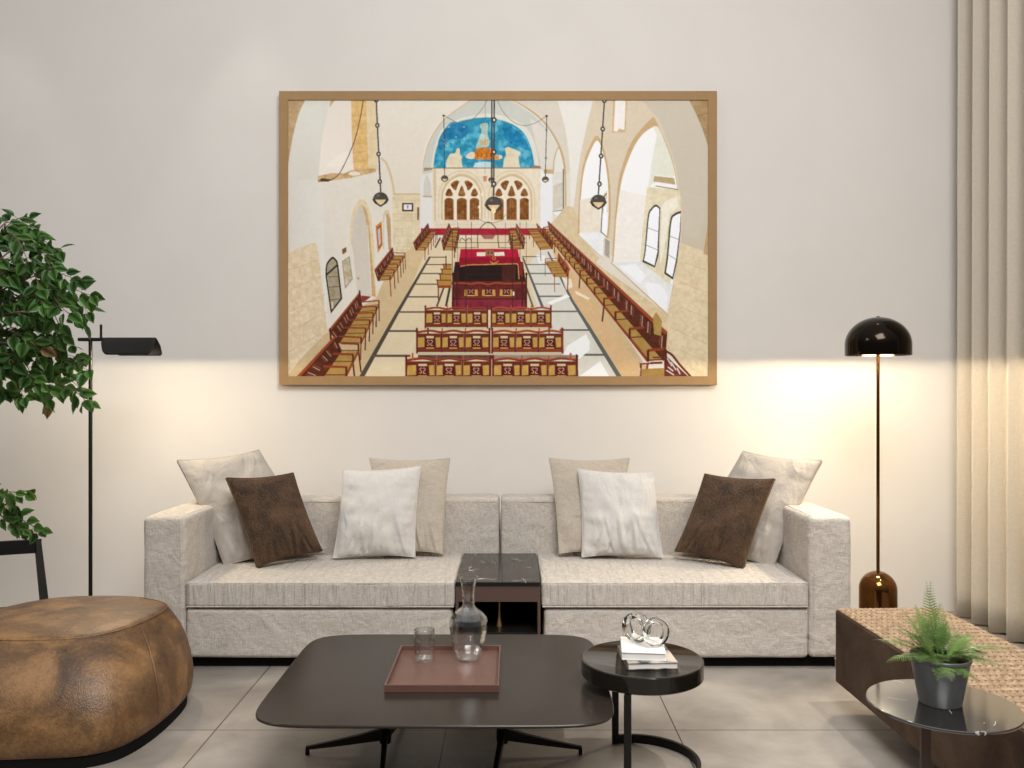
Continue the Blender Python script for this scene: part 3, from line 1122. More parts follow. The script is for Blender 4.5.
def add_leaf(bm, p, d, nrm_, ln, mi):
    d = d.normalized()
    s = d.cross(nrm_)
    if s.length < 1e-3:
        s = d.cross(Vector((0.3, 0.7, 0.2)))
    s.normalize()
    u = s.cross(d)
    wd = ln * 0.36
    prof = [(0, 0.0), (0.10, 0.62), (0.28, 1.0), (0.50, 0.93), (0.70, 0.62), (0.86, 0.26), (1.0, 0.0)]
    mid, lf, rt = [], [], []
    for s_, w_ in prof:
        cv = -0.22 * ln * s_ * s_
        c = p + d * ln * s_ + u * cv
        mid.append(bm.verts.new(c))
        if 0 < w_:
            lf.append(bm.verts.new(c + s * wd * w_ + u * 0.14 * wd * w_))
            rt.append(bm.verts.new(c - s * wd * w_ + u * 0.14 * wd * w_))
    fs = []
    for side, flip in ((lf, False), (rt, True)):
        seq = [mid[0]] + side + [mid[-1]]
        fs.append((mid[0], side[0], mid[1]))
        for k in range(len(side) - 1):
            fs.append((mid[k + 1], side[k], side[k + 1], mid[k + 2]))
        fs.append((mid[-2], side[-1], mid[-1]))
    for f in fs:
        try:
            fc = bm.faces.new(f)
            fc.material_index = mi
            fc.smooth = True
        except ValueError:
            pass


def branch(pixels, depth_jit, dens, lsize):
    """a twig through pixel waypoints at the tree's depth; leaves alternate along it"""
    pts = [px(x, y, DT + dz) - TO for (x, y), dz in zip(pixels, depth_jit)]
    cv = catmull(pts, 10)
    add_tube(br_bm, cv, [0.0042 - 0.0034 * i / (len(cv) - 1) for i in range(len(cv))], 5)
    L_ = sum((b_ - a).length for a, b_ in zip(cv, cv[1:]))
    n_ = max(3, int(L_ * dens))
    for k in range(n_):
        s_ = (k + rnd.random() * 0.6) / n_
        i = min(len(cv) - 2, int(s_ * (len(cv) - 1)))
        p = cv[i].lerp(cv[i + 1], s_ * (len(cv) - 1) - i)
        tdir = (cv[i + 1] - cv[i]).normalized()
        sg = 1 if k % 2 else -1
        side = tdir.cross(Vector((0, -1, 0.15))).normalized() * sg
        d = (tdir * rnd.uniform(.2, .8) + side * rnd.uniform(.3, .9) + Vector((rnd.uniform(-.2, .3), rnd.uniform(-.7, .5), rnd.uniform(-.75, .0))))
        nn = Vector((rnd.uniform(-.5, .5), -0.75 + rnd.uniform(-.5, .5), 0.55 + rnd.uniform(-.5, .4)))
        stem_ = p + d.normalized() * 0.018
        add_tube(br_bm, [p, stem_], 0.0008, 3, caps=False)
        add_leaf(lf_bm, stem_, d, nn, lsize * rnd.uniform(.75, 1.15), 1 if rnd.random() < 0.035 else 0)
    tdir = (cv[-1] - cv[-2]).normalized()
    add_leaf(lf_bm, cv[-1], tdir + Vector((0, 0, -.7)), Vector((0, -.8, .5)), lsize * 0.85, 0)


br_bm, lf_bm = bmesh.new(), bmesh.new()
root = [(-30, 330), (-45, 290), (-40, 360), (-35, 260)]
twigs = [
    [(-40, 300), (-5, 240), (20, 218), (34, 229)], [(-40, 290), (10, 236), (38, 238), (60, 252)], [(-30, 300), (5, 255), (35, 245), (52, 270)],
    [(-30, 290), (10, 270), (40, 262), (58, 285)], [(-20, 300), (20, 282), (50, 272), (78, 280)], [(-20, 310), (25, 295), (56, 285), (92, 296)],
    [(-10, 310), (30, 298), (70, 296), (88, 312)], [(10, 300), (45, 290), (62, 308), (82, 322)], [(-20, 320), (20, 312), (45, 318), (52, 338)],
    [(-20, 330), (25, 335), (50, 338), (70, 346)], [(-20, 340), (20, 345), (50, 350), (78, 358)], [(0, 345), (40, 352), (66, 360), (88, 370)],
    [(-10, 350), (30, 360), (60, 372), (82, 390)], [(-10, 355), (25, 372), (45, 388), (52, 406)], [(10, 360), (40, 378), (70, 388), (87, 402)],
    [(-20, 350), (5, 365), (15, 380), (24, 398)], [(-30, 350), (-10, 370), (0, 385), (6, 392)], [(-20, 280), (0, 262), (12, 262), (24, 290)],
    [(-20, 300), (5, 300), (18, 312), (28, 335)], [(-30, 310), (-5, 315), (8, 330), (14, 352)], [(-10, 240), (5, 232), (18, 240), (28, 262)],
    [(-30, 330), (0, 332), (12, 350), (20, 372)], [(-10, 270), (20, 258), (35, 275), (42, 305)], [(10, 330), (35, 345), (48, 362), (58, 384)],
    [(-20, 250), (0, 228), (8, 222), (16, 232)], [(-30, 270), (-5, 280), (10, 290), (20, 315)], [(0, 290), (25, 300), (35, 320), (40, 345)],
    [(20, 300), (42, 300), (56, 318), (62, 338)], [(-20, 365), (8, 352), (28, 368), (36, 392)],
]
for i, tw_ in enumerate(twigs):
    j = [rnd.uniform(-.10, .10), rnd.uniform(-.16, .16), rnd.uniform(-.2, .2), rnd.uniform(-.22, .22)]
    branch(tw_, j, 35, 0.064)
for tw_ in ([(-30, 470), (-5, 488), (12, 492), (30, 490)], [(-30, 480), (0, 505), (22, 520), (40, 530)], [(-30, 485), (-5, 510), (10, 522), (22, 530)], [(-30, 478), (0, 494), (12, 505), (18, 512)]):
    branch(tw_, [0, rnd.uniform(-.05, .05), rnd.uniform(-.08, .08), rnd.uniform(-.08, .08)], 46, 0.055)
for tg in ((-40, 300), (-35, 330), (-30, 360), (-30, 475)):
    e = px(tg[0], tg[1], DT) - TO
    k = 12 if tg[1] < 400 else 7
    add_tube(br_bm, catmull([trunk[k] , (trunk[k] + e) / 2 + Vector((0, 0, .05)), e], 8), 0.006, 6)
obj('branches', br_bm, m_bark, t, True)
me = bpy.data.meshes.new('foliage')
lf_bm.to_mesh(me)
lf_bm.free()
me.materials.append(m_leaf)
me.materials.append(m_leaf_brown)
fo = link('foliage', me, None, t)

# ------------------------------------------------------------------ framed photograph on the wall
FD = 5.100                                  # depth of the frame's front face
PD = FD + 0.008                                  # depth of the print
X0, Y0, PW, PH, S = 288.0, 98.0, 421.0, 279.5, 1.75
CW, CHH = int(PW * S) + 1, int(PH * S) + 1
cv = np.zeros((CHH, CW, 3))
prng = np.random.default_rng(7)


def smooth_noise(h, wd, cell):
    gh, gw = int(h / cell) + 3, int(wd / cell) + 3
    g = prng.random((gh, gw))
    yy, xx = np.arange(h) / cell, np.arange(wd) / cell
    yi, xi = yy.astype(int), xx.astype(int)
    fy, fx = (yy - yi)[:, None], (xx - xi)[None, :]
    fy, fx = fy * fy * (3 - 2 * fy), fx * fx * (3 - 2 * fx)
    a, b_, c, d = g[np.ix_(yi, xi)], g[np.ix_(yi, xi + 1)], g[np.ix_(yi + 1, xi)], g[np.ix_(yi + 1, xi + 1)]
    return (a * (1 - fx) + b_ * fx) * (1 - fy) + (c * (1 - fx) + d * fx) * fy - 0.5


NZ = {c: smooth_noise(CHH, CW, c) for c in (2.2, 5, 11, 26)}
NOISE = NZ[2.2] * 0.6 + NZ[5] * 0.8 + NZ[11] * 0.5 + NZ[26] * 0.25
SS = 3


def mask(pts):
    P = [((x - X0) * S, (y - Y0) * S) for x, y in pts]
    xs, ys = [p[0] for p in P], [p[1] for p in P]
    x0, x1 = max(0, int(min(xs)) - 1), min(CW, int(max(xs)) + 2)
    y0, y1 = max(0, int(min(ys)) - 1), min(CHH, int(max(ys)) + 2)
    if x1 <= x0 or y1 <= y0:
        return None
    gx = (np.arange((x1 - x0) * SS) + .5) / SS + x0 - .5
    gy = (np.arange((y1 - y0) * SS) + .5) / SS + y0 - .5
    ins = np.zeros((len(gy), len(gx)), bool)
    for (ax, ay), (bx, by) in zip(P, P[1:] + P[:1]):
        if ay == by:
            continue
        row = (gy >= min(ay, by)) & (gy < max(ay, by))
        if not row.any():
            continue
        xc = ax + (gy[row] - ay) * (bx - ax) / (by - ay)
        ins[row] ^= gx[None, :] > xc[:, None]
    m_ = ins.reshape(y1 - y0, SS, x1 - x0, SS).mean((1, 3))
    return x0, x1, y0, y1, m_


def P(pts, c, n=0.0, c2=None, axis='y', a=1.0, blocks=None):
    """filled shape; n mottles it, c2 grades the colour along an axis"""
    r = mask(pts)
    if r is None:
        return
    x0, x1, y0, y1, m_ = r
    col = np.ones((y1 - y0, x1 - x0, 3)) * np.array(c, float)
    if c2 is not None:
        if axis == 'y':
            t_ = np.linspace(0, 1, y1 - y0)[:, None, None]
        else:
            t_ = np.linspace(0, 1, x1 - x0)[None, :, None]
        col = col * (1 - t_) + np.array(c2, float) * t_
    if n:
        col = col + (NOISE[y0:y1, x0:x1, None] * n) * np.array([1.0, 1.05, 1.25])
    m_ = (m_ * a)[:, :, None]
    cv[y0:y1, x0:x1] = cv[y0:y1, x0:x1] * (1 - m_) + col * m_


def Ln(pts, wd, c, a=1.0, w2=None, closed=False):
    """a stroke through points; w2 is the width at the far end"""
    pts = list(pts) + ([pts[0]] if closed else [])
    n_ = len(pts) - 1
    for i, ((ax, ay), (bx, by)) in enumerate(zip(pts, pts[1:])):
        wa = wd if w2 is None else wd + (w2 - wd) * i / n_
        wb = wd if w2 is None else wd + (w2 - wd) * (i + 1) / n_
        d = math.hypot(bx - ax, by - ay) or 1
        ux, uy = (bx - ax) / d, (by - ay) / d
        e = 0.15 * wd
        ax2, ay2, bx2, by2 = ax - ux * e, ay - uy * e, bx + ux * e, by + uy * e
        P([(ax2 - uy * wa / 2, ay2 + ux * wa / 2), (bx2 - uy * wb / 2, by2 + ux * wb / 2), (bx2 + uy * wb / 2, by2 - ux * wb / 2), (ax2 + uy * wa / 2, ay2 - ux * wa / 2)], c, a=a)


def El(cx_, cy_, rx, ry, c, a0=0, a1=360, **k):
    P([(cx_ + rx * math.cos(math.radians(a0 + (a1 - a0) * i / 28)), cy_ + ry * math.sin(math.radians(a0 + (a1 - a0) * i / 28))) for i in range(29)], c, **k)


def Sm(pts, n_=6, closed=False):
    return [(p.x, p.y) for p in catmull([(x, y, 0) for x, y in pts], n_, closed)]


def stones(pts, rows, c):
    """faint courses of block joints across a shape"""
    for (a, b_) in rows:
        Ln([a, b_], 0.5, c, 0.45)


STONE, STONE2, CREAM, WHITE = (224, 204, 166), (205, 176, 128), (232, 224, 208), (246, 244, 238)
WOOD, DWOOD, CANE = (140, 62, 32), (82, 24, 16), (176, 138, 72)
# plaster walls and vault
P([(286, 96), (712, 96), (712, 380), (286, 380)], (230, 221, 204), 5)
P([(286, 96), (330, 96), (322, 180), (330, 380), (286, 380)], (221, 215, 200), 4, (232, 226, 214), 'x')
P([(377, 96), (480, 96), (430, 140), (420, 196), (393, 196), (385, 160)], (234, 225, 208), 4, (229, 217, 196))
P([(480, 96), (560, 96), (566, 128), (570, 172), (565, 175), (556, 140), (533, 112), (505, 98)], (222, 211, 193), 4)
P(Sm([(556, 96), (564, 124), (569, 154), (570.5, 190), (570, 218)]) + Sm([(576, 218), (579, 165), (586, 130), (594, 96)]), (236, 231, 219), 3)
P(Sm([(594, 96), (586, 130), (579, 165), (573, 212)]) + [(605, 250), (690, 320), (712, 380), (712, 96)], (222, 206, 178), 6)
# near left corner
P([(286, 96)] + Sm([(307, 97), (301, 109), (296.5, 122), (292.5, 138), (289.5, 156), (287, 170)]), (190, 160, 118), 18)
P(Sm([(307, 97), (299.5, 112), (294.5, 130), (290.5, 152), (289, 180)]) + [(318, 180), (321, 150), (326, 118), (331, 97)], (226, 224, 210), 3, (222, 216, 200))
P([(331, 97), (326, 118), (321, 145), (318, 184), (355, 176), (354, 96)], (237, 226, 211), 3, (242, 231, 214))
P([(331, 98), (337, 98), (332.5, 103), (329.5, 108)], (205, 170, 115), 10)
P(Sm([(345, 152), (350, 160), (340, 166), (326, 166)], 5, True), (250, 241, 222), a=0.6)
P([(351, 97), (366.5, 97), (367, 130), (369, 172), (354, 173), (352, 140)], (226, 186, 120), 26)
P([(366.5, 97), (377, 97), (377.5, 170), (369, 171), (367, 130)], (229, 207, 166), 14)
for yy in (106, 115, 125, 134, 143, 152, 161):
    Ln([(352, yy + 1), (366, yy - 0.6)], 0.5, (188, 145, 85), 0.5)
P([(318, 176), (333, 173), (344, 173.5), (352, 170), (361, 168.5), (375.6, 168.5), (376, 172), (350, 178), (317.8, 182.8)], (206, 172, 122), 34)
El(354.5, 173.6, 6, 2.0, (238, 226, 206), n=8)
P([(318, 181), (322, 178), (332, 179.5), (328, 181.8)], (92, 72, 52), 20)
Ln(Sm([(363.7, 98), (359.6, 121), (353, 145), (341, 171), (334, 178.2), (327, 181), (321.5, 179.2)]), 0.75, (66, 58, 52))
# arched doorway on the left wall
P(Sm([(350.2, 240), (350.6, 224), (354, 208), (361, 199.3), (368.5, 206), (372.3, 228), (374, 246)]) + [(376.3, 297.5), (357.4, 294), (353, 250)], (226, 205, 165), 16)
P(Sm([(352.5, 240), (353, 224), (356, 211), (361, 205.6), (365, 212), (367, 232)]) + [(371.5, 295), (357.5, 294), (353.5, 255)], (208, 198, 182), 5, (216, 206, 190))
P(Sm([(360.5, 204.5), (366, 209), (369.5, 226), (371, 246)]) + [(375.8, 297.2), (371.5, 295.2)] + Sm([(368.4, 246), (366.2, 222), (363.5, 209.5)]), (204, 168, 116), 18)
Ln([(367.6, 225), (371.4, 294)], 0.7, (236, 228, 212))
P(Sm([(383, 249), (383, 217), (387, 210), (390.4, 217), (391.5, 249)]), (218, 196, 156), 14)
P(Sm([(384.2, 249), (384.4, 219), (386.5, 213.5), (388, 218), (388.5, 249)]), (226, 222, 212))
P([(386, 214), (388, 214), (390.6, 220), (391, 250), (388.6, 250)], (190, 152, 104), 14)
P([(375.6, 226), (381.6, 221.3), (382.6, 245), (377.8, 252.8)], (204, 132, 44))
P([(376.8, 228), (380.8, 224.8), (381.7, 244), (378.6, 249.4)], (150, 70, 50))
P([(377.5, 229.6), (380.2, 227.2), (381, 243), (378.9, 246.8)], (206, 190, 184), 14)
Ln(Sm([(381, 158), (386, 163), (390, 173), (393, 185), (394.5, 196)]), 2.2, (216, 192, 152), 0.9)
# wall of dressed stone with the clock
P([(392.5, 193.6), (420.5, 193.6), (419.5, 240), (414, 256), (394.5, 262), (393, 240)], (225, 208, 172), 18)
for yy in (200, 207, 214, 221, 229, 236, 243, 250):
    Ln([(393, yy), (419.8, yy)], 0.45, (196, 170, 126), 0.6)
for i, yy in enumerate((196, 203, 210, 217, 225, 233, 240, 247)):
    for xx in (398 + (i % 2) * 5, 408 + (i % 2) * 4):
        Ln([(xx, yy - 3), (xx, yy + 3)], 0.4, (196, 170, 126), 0.5)
P([(393, 193.5), (420.5, 193.5), (420.5, 194.6), (393, 194.6)], (206, 178, 130))
P([(402.2, 203), (413.2, 203), (413.2, 211.4), (402.2, 211.4)], (76, 34, 26))
P([(403.7, 204.4), (411.8, 204.4), (411.8, 210), (403.7, 210)], (232, 230, 228))
Ln([(407.6, 205.6), (407.8, 208.6)], 0.6, (70, 66, 64))
Ln([(406.6, 206.4), (409, 206.2)], 0.5, (90, 86, 84))
P([(417.3, 207.5), (419.2, 207.2), (419, 219.6), (417.3, 220)], (120, 90, 60))
# vault arch, soffit and mural
P(Sm([(422, 172), (425.3, 155), (430, 140), (439.8, 124), (449.5, 115), (460, 107), (474, 98)]) + [(504, 98)] + Sm([(517, 103), (533, 112.6), (546, 124.4), (556.6, 140.5), (563, 156.6), (565, 174)]) + [(541, 180), (428, 180)], (206, 206, 193), 4)
P(Sm([(530, 118), (546, 130), (556, 146), (562, 166), (563, 190)]) + [(541, 176)] + Sm([(540, 160), (535, 140)]), (226, 218, 203), 3)
P(Sm([(430.5, 170), (433.5, 152), (437.5, 138), (443.5, 127.5), (457.5, 119.5), (473, 115.5), (490, 113.5), (507, 117), (520, 123), (529.5, 132), (535.5, 146), (539, 167)]) + [(539, 169), (430, 169)], (226, 222, 205), 3)
MUR = Sm([(433.3, 168), (435.5, 152), (439.8, 139.4), (445, 129.7), (458, 122), (473, 118.4), (482, 117.6), (491, 117.8), (507, 122), (518, 127.6), (525.4, 135), (530.8, 147), (533.5, 158.7), (534.4, 167.6)])
P(MUR, (44, 148, 178), 32)
r = mask(MUR)
x0_, x1_, y0_, y1_, m_ = r
k_ = np.clip(NZ[11][y0_:y1_, x0_:x1_] * 1.5 + NZ[5][y0_:y1_, x0_:x1_] * 0.9, 0, 0.55)[:, :, None] * m_[:, :, None]
cv[y0_:y1_, x0_:x1_] = cv[y0_:y1_, x0_:x1_] * (1 - k_) + np.array((128, 198, 212.0)) * k_
P(Sm([(452, 122), (462, 124), (470, 130), (462, 138), (450, 140), (441, 150), (438, 142), (444, 130)], 5, True), (20, 112, 160), 30, a=0.7)
P(Sm([(503, 124), (516, 130), (526, 141), (529, 150), (518, 146), (508, 142), (504, 134)], 5, True), (10, 120, 168), 34, a=0.7)
CL = (226, 214, 182)
P(Sm([(445.8, 167.6), (447, 160), (450, 154), (455, 153), (457, 148.5), (459.5, 148.6), (460, 154), (462.5, 157), (461.5, 160), (462.6, 167.6)], 4), CL, 16)
P(Sm([(465.5, 157), (469, 153), (474, 152), (475, 158), (470, 159)], 4, True), CL, 18)
P(Sm([(503, 167.5), (504, 159), (506, 155), (505, 149), (508, 147), (512, 148.5), (516, 150), (520.5, 152.5), (520, 154.5), (518.5, 157), (520, 167.5)], 4), CL, 14)
P([(495.5, 155), (502, 155), (502.5, 158), (499, 159.4), (495.5, 158)], CL, 14)
P(Sm([(480, 125), (484, 123), (488, 124), (487.5, 133), (489.2, 140), (488.6, 146), (478, 149), (476, 146), (480, 136), (481.5, 131)], 4, True), (200, 210, 188), 26, a=0.85)
P([(479.5, 141), (488.5, 139), (488.6, 145), (480, 145)], (206, 176, 134), 16)
P([(474.7, 150.5), (478, 148.2), (484, 147), (490, 148.4), (493.8, 148), (493.8, 159.4), (474.7, 159.4)], (206, 122, 34), 44)
for xx in (477, 481, 486, 490):
    P([(xx, 153), (xx + 1.4, 153), (xx + 1.4, 157), (xx, 157)], (150, 76, 22), a=0.8)
P([(494, 154), (499, 156.5), (499, 160), (494, 160)], (205, 150, 80), 20)
P([(473, 167.6), (475, 163), (483, 161.6), (491.5, 162), (491.5, 167.6)], (222, 234, 228), 8, a=0.85)
for (a_, b2) in (((449, 127), 1.2), ((456, 137), 1), ((452, 142.5), 1.1), ((464, 127), 1), ((447, 146), .8), ((464, 139), 1)):
    El(a_[0], a_[1], b2, 0.7, (170, 210, 215), a=0.8)
Ln([(424, 168.4), (541, 168.0)], 1.2, (150, 122, 88))
Ln([(424, 170.2), (432, 168.8)], 2, (170, 140, 100))
P([(532, 165), (540, 166), (541, 169), (532, 169)], (150, 128, 96), 10)
TAN = (214, 180, 132)
Ln(Sm([(421.5, 185), (422, 171), (425.3, 155.5), (430, 140.5), (439.8, 124.4), (449.5, 115), (460, 107.5), (474, 98)]), 1.0, TAN, 0.85)
Ln(Sm([(420.6, 190), (423.6, 155), (428.6, 139), (438.5, 122.5)]), 0.8, (240, 230, 212))
Ln(Sm([(504, 98), (517, 102.6), (533, 112.4), (546, 124.2), (556.6, 140.4), (563, 156.6), (565.3, 175), (565.5, 215)]), 1.5, (204, 166, 112), 0.9)
Ln(Sm([(506, 98.6), (519, 104.6), (533, 114.4), (545, 126), (555, 142), (561, 158)]), 0.8, (244, 238, 226), 0.8)
# far wall: white piers, panel of dressed stone
P([(420.4, 176), (432.4, 172), (432.4, 229), (420, 229)], (229, 225, 217), 4)
P(Sm([(423.6, 196), (423.8, 184), (427, 175), (430.6, 184), (431.4, 196)]), (212, 206, 192), 3)
P([(423, 195.6), (432.4, 196), (432.4, 197.4), (423, 197.2)], (196, 170, 130))
P([(432.4, 168.6), (541, 168.6), (540.6, 232), (432.4, 232)], (233, 219, 192), 10)
P([(433.2, 168.6), (436, 168.6), (436, 228), (434.4, 228)], (214, 192, 152), 10)
P([(540.6, 170), (552.4, 173.6), (552.4, 228), (540.4, 230)], (238, 238, 235), 3)
P([(543.7, 169.4), (552.8, 169.4), (552.8, 173.8), (543.7, 173.8)], (203, 172, 122), 12)
P([(553, 166), (564, 160), (564.4, 212), (553, 212)], (226, 222, 211), 8)
P(Sm([(553.5, 172), (554.5, 158), (558.8, 147.5), (562.5, 160), (564, 172)]), (230, 228, 216))
Ln(Sm([(553.5, 174), (554.2, 160), (558.6, 147.5), (563, 160), (565, 174)]), 1.1, (206, 170, 118))
P([(553, 186), (563, 182), (563, 206), (553, 211)], (214, 204, 186), 14)
Ln([(563.4, 169), (563.4, 210.5)], 0.9, (74, 72, 66))
Ln([(552.8, 211.6), (563, 210)], 0.8, (120, 112, 100))
P([(552.4, 211.8), (563.6, 210.6), (564.6, 222.4)], (240, 240, 240))


def gothic(cx_):
    def X(*pp):
        return [(cx_ + x, y) for x, y in pp]
    P(X(*Sm([(-21, 220), (-21, 198), (-19, 188), (-12, 178), (0, 173.4), (12, 178), (19, 188), (21, 198), (21, 220)])), (220, 198, 156), 12)
    P(X(*Sm([(-19, 220), (-19, 198), (-17, 189), (-10.5, 180.5), (0, 176.4), (10.5, 180.5), (17, 189), (19, 198), (19, 220)])), (238, 226, 201), 6)
    Ln(X(*Sm([(-19.4, 220), (-19.4, 198), (-17.4, 188.6), (-11, 179.6), (0, 175.4), (11, 179.6), (17.4, 188.6), (19.4, 198), (19.4, 220)])), 0.6, (198, 168, 120), 0.9)
    Ln(X(*Sm([(-23, 219), (-23, 198), (-21, 187), (-13, 175.6), (0, 170.8), (13, 175.6), (21, 187), (23, 198), (23, 219)])), 0.6, (206, 182, 138), 0.9)
    AM = (140, 86, 34)
    for x, hw in ((-12.7, 4.6), (0, 5.0), (12.7, 4.6)):
        P(X(*([(x - hw, 219.8), (x - hw, 200)] + [(x - hw * .6, 198.3), (x, 197.9), (x + hw * .6, 198.3)] + [(x + hw, 200), (x + hw, 219.8)])), AM, 52)
        for q in (-.5, 0, .5):
            Ln(X((x + hw * q, 200), (x + hw * q, 219)), 0.35, (84, 44, 16), 0.8)
        for yy in (204, 208.5, 213, 217):
            Ln(X((x - hw, yy), (x + hw, yy)), 0.3, (170, 112, 44), 0.5)
        P(X(*Sm([(x - 3.5, 195.4), (x - 2.6, 191.4), (x, 185.6 if x == 0 else 188), (x + 2.6, 191.4), (x + 3.5, 195.4), (x, 196.4)], 4, True)), AM, 56)
    for sg in (-1, 1):
        P(X(*Sm([(sg * 11, 184.6), (sg * 6.3, 180.6), (sg * 2.6, 181.6), (sg * 4.4, 186), (sg * 6.4, 190.4)], 4, True)), AM, 56)
        Ln(X(*Sm([(sg * 16, 187), (sg * 9, 190), (sg * 6.6, 197)])), 0.9, (244, 234, 212))
        Ln(X((sg * 6.5, 197), (sg * 6.5, 220)), 1.6, (240, 228, 204))
    Ln(X((-18.5, 220.2), (18.5, 220.2)), 0.8, (214, 190, 150))


gothic(461.8)
gothic(511.6)
P([(434, 220.8), (540, 220.8), (540.6, 229), (434, 229)], (230, 216, 190), 10)
Ln([(434, 224.4), (540, 224.4)], 0.5, (206, 184, 146), 0.7)
# candle chandelier glints
for (a_, b2) in ((478, 196), (482, 194.6), (479, 207), (480, 211), (503, 196), (505, 200), (490, 204)):
    El(a_, b2, 1.0, 1.6, (255, 240, 200), a=0.9)
Ln(Sm([(474, 214), (482, 221), (490, 223), (500, 221), (506, 214)]), 0.5, (130, 100, 60), 0.8)
# floor
P([(414, 246), (545, 228), (556, 232), (650, 372), (655, 380), (280, 380), (340, 318), (376, 298), (392, 262)], (219, 191, 146), 8, (206, 180, 138))
P([(430, 240), (545, 232), (572, 300), (620, 380), (360, 380), (404, 304)], (228, 206, 168), 6, (226, 208, 172))
P([(546, 240), (555, 258), (572, 300), (620, 380), (560, 380), (540, 320), (527, 268)], (222, 218, 203), 6)
P([(562, 258), (650, 380), (622, 380), (576, 302), (556, 258)], (220, 184, 136), 8)
P([(421, 228.3), (545.5, 228.3), (546, 235), (420.6, 235)], (168, 26, 46), 16)
DK = (78, 70, 60)
Ln([(440.3, 237.8), (435.2, 247.6)], 1.6, DK)
Ln([(429.8, 257), (398.4, 311), (361, 378)], 2.0, DK, 1, 4.6)
for yy, xa, xb in ((257.3, 430, 446), (264.7, 426, 445), (273.5, 421, 443), (284.2, 415.5, 441), (296.9, 408, 438), (312, 400, 427), (331, 388, 418), (355.8, 373, 410)):
    Ln([(xa, yy), (xb, yy)], 0.9 + (yy - 257) * 0.013, (92, 80, 66))
for yy, xa, xb in ((256.7, 522, 541), (264.5, 525, 553), (273.5, 530, 556), (284, 533, 560), (296.3, 538, 566), (311.4, 546, 577), (330, 560, 589), (354.8, 575, 604)):
    Ln([(xa, yy), (xb, yy)], 0.9 + (yy - 257) * 0.013, (104, 100, 90))
Ln([(446.5, 280), (437, 306)], 1.8, DK)
Ln([(451, 282), (446, 306)], 2.2, (66, 52, 44))
Ln([(523, 258), (542.5, 307)], 1.8, (98, 94, 86), 1, 2.6)
Ln([(526.5, 288), (533, 307)], 1.8, (98, 94, 86))
Ln([(548, 252), (572, 300.5), (589.6, 328.5), (620, 378)], 1.6, (96, 100, 92), 1, 4.4)
SUN = (250, 249, 244)
P([(586, 334), (589.6, 341), (589.6, 350), (580, 358.6), (562.7, 356), (567.4, 345.7)], SUN)
P([(600.4, 361), (610, 378), (577, 378)], SUN)
P([(546, 303), (566.6, 294.3), (570, 296.6), (551.6, 304.4)], SUN)
P([(575, 290.5), (590, 298), (588, 300), (576, 294)], (250, 240, 220), a=0.8)
P([(562, 278), (571, 279), (573, 287), (566, 290)], (252, 246, 232), a=0.7)
P([(536, 255), (545, 255.5), (547, 262), (539, 264)], (248, 248, 244), a=0.7)
# right-hand wall: stone dado, windows
P([(545, 228), (552, 222), (600, 266), (668, 314), (681, 243), (712, 254), (712, 380), (690, 376), (660, 340), (600, 276), (560, 236)], (221, 199, 158), 18)
P([(668, 314), (681, 242.5), (709, 252), (710, 380), (690, 378), (668, 345)], (228, 209, 171), 18)
P([(553, 222), (565.5, 206), (573, 207), (579, 220), (580, 236), (600, 258), (594, 264)], (220, 199, 160), 14)
for a_, b2 in (((684, 262), (706, 270)), ((680, 282), (706, 292)), ((676, 305), (707, 318)), ((672, 328), (707, 344)), ((680, 350), (707, 362))):
    Ln([a_, b2], 0.6, (196, 168, 122), 0.5)
# far window bay
P(Sm([(577.5, 236), (578.8, 205), (581.5, 175), (586, 155), (596.7, 135.6), (605, 153), (609.8, 182), (610.6, 215), (608, 242)]), (206, 172, 122), 10)
P(Sm([(579.4, 234), (580.4, 205), (583, 176), (588, 157), (597, 140.6), (603.6, 155), (607.8, 182), (608.4, 215), (606.4, 240)]), (250, 248, 244))
P([(580, 200), (600, 196), (601, 232), (579.6, 233)], (238, 227, 206), 12)
P([(601, 198), (607, 190), (607.5, 212), (603, 214)], (226, 208, 172), 12)
Ln(Sm([(601, 233), (602.6, 205), (604.4, 196.5), (606.6, 193.5)]), 0.9, (86, 82, 70))
P([(602.6, 231), (604, 204), (606.8, 198), (606.4, 236)], (252, 252, 252))
Ln([(600.6, 231.6), (607, 237)], 0.9, (120, 104, 78))
P([(578, 234), (600, 231.6), (604, 237), (602.4, 258)], (240, 240, 236), 10)
Ln([(577.6, 234.4), (603, 258.4)], 0.9, (214, 190, 150))
P([(604.2, 236), (610.8, 240), (610, 260), (603.6, 256)], (226, 214, 188))
P([(605.2, 238.2), (609.8, 241.2), (609.2, 258), (604.6, 254.6)], (168, 160, 144), 14)
# near window bay
P(Sm([(612, 262), (613.6, 235), (616, 205), (618.8, 180), (623.4, 162.7), (630.5, 144), (638.7, 132), (650.4, 119.3), (654, 117.6), (658.4, 126), (665.9, 142.8), (673, 163), (678, 190), (681.4, 220)]) + [(678, 258), (668, 314.4)], (205, 172, 124), 8)
BAY = Sm([(613.4, 262), (615.6, 235), (618, 205), (621.4, 182), (626, 166), (634, 147), (642, 135), (652, 127.6), (658, 128), (665, 142.8), (672.6, 164), (677.6, 190), (681, 220)]) + [(677.6, 258), (667.6, 313.8)]
P(BAY, (250, 248, 245))
P(Sm([(653, 126.6), (658.4, 127.6), (665, 142.8), (672.6, 164), (674.5, 176)]) + [(652, 184), (648, 190)] + Sm([(650, 175), (653, 155), (657, 135)]), (234, 232, 212), 6)
P([(620, 190), (646, 196), (642, 260), (613.6, 262), (616, 220)], (247, 240, 229), 8)
P([(647, 187), (680, 190), (681, 222), (677.6, 258), (668, 290), (640, 262), (644, 216)], (232, 219, 184), 18)
P([(654.5, 176), (674, 178), (675.4, 184.6), (653.3, 181.4)], (190, 166, 120), 12)
P([(655, 174.4), (672, 176.6), (674, 178), (654.5, 176)], (246, 242, 224))
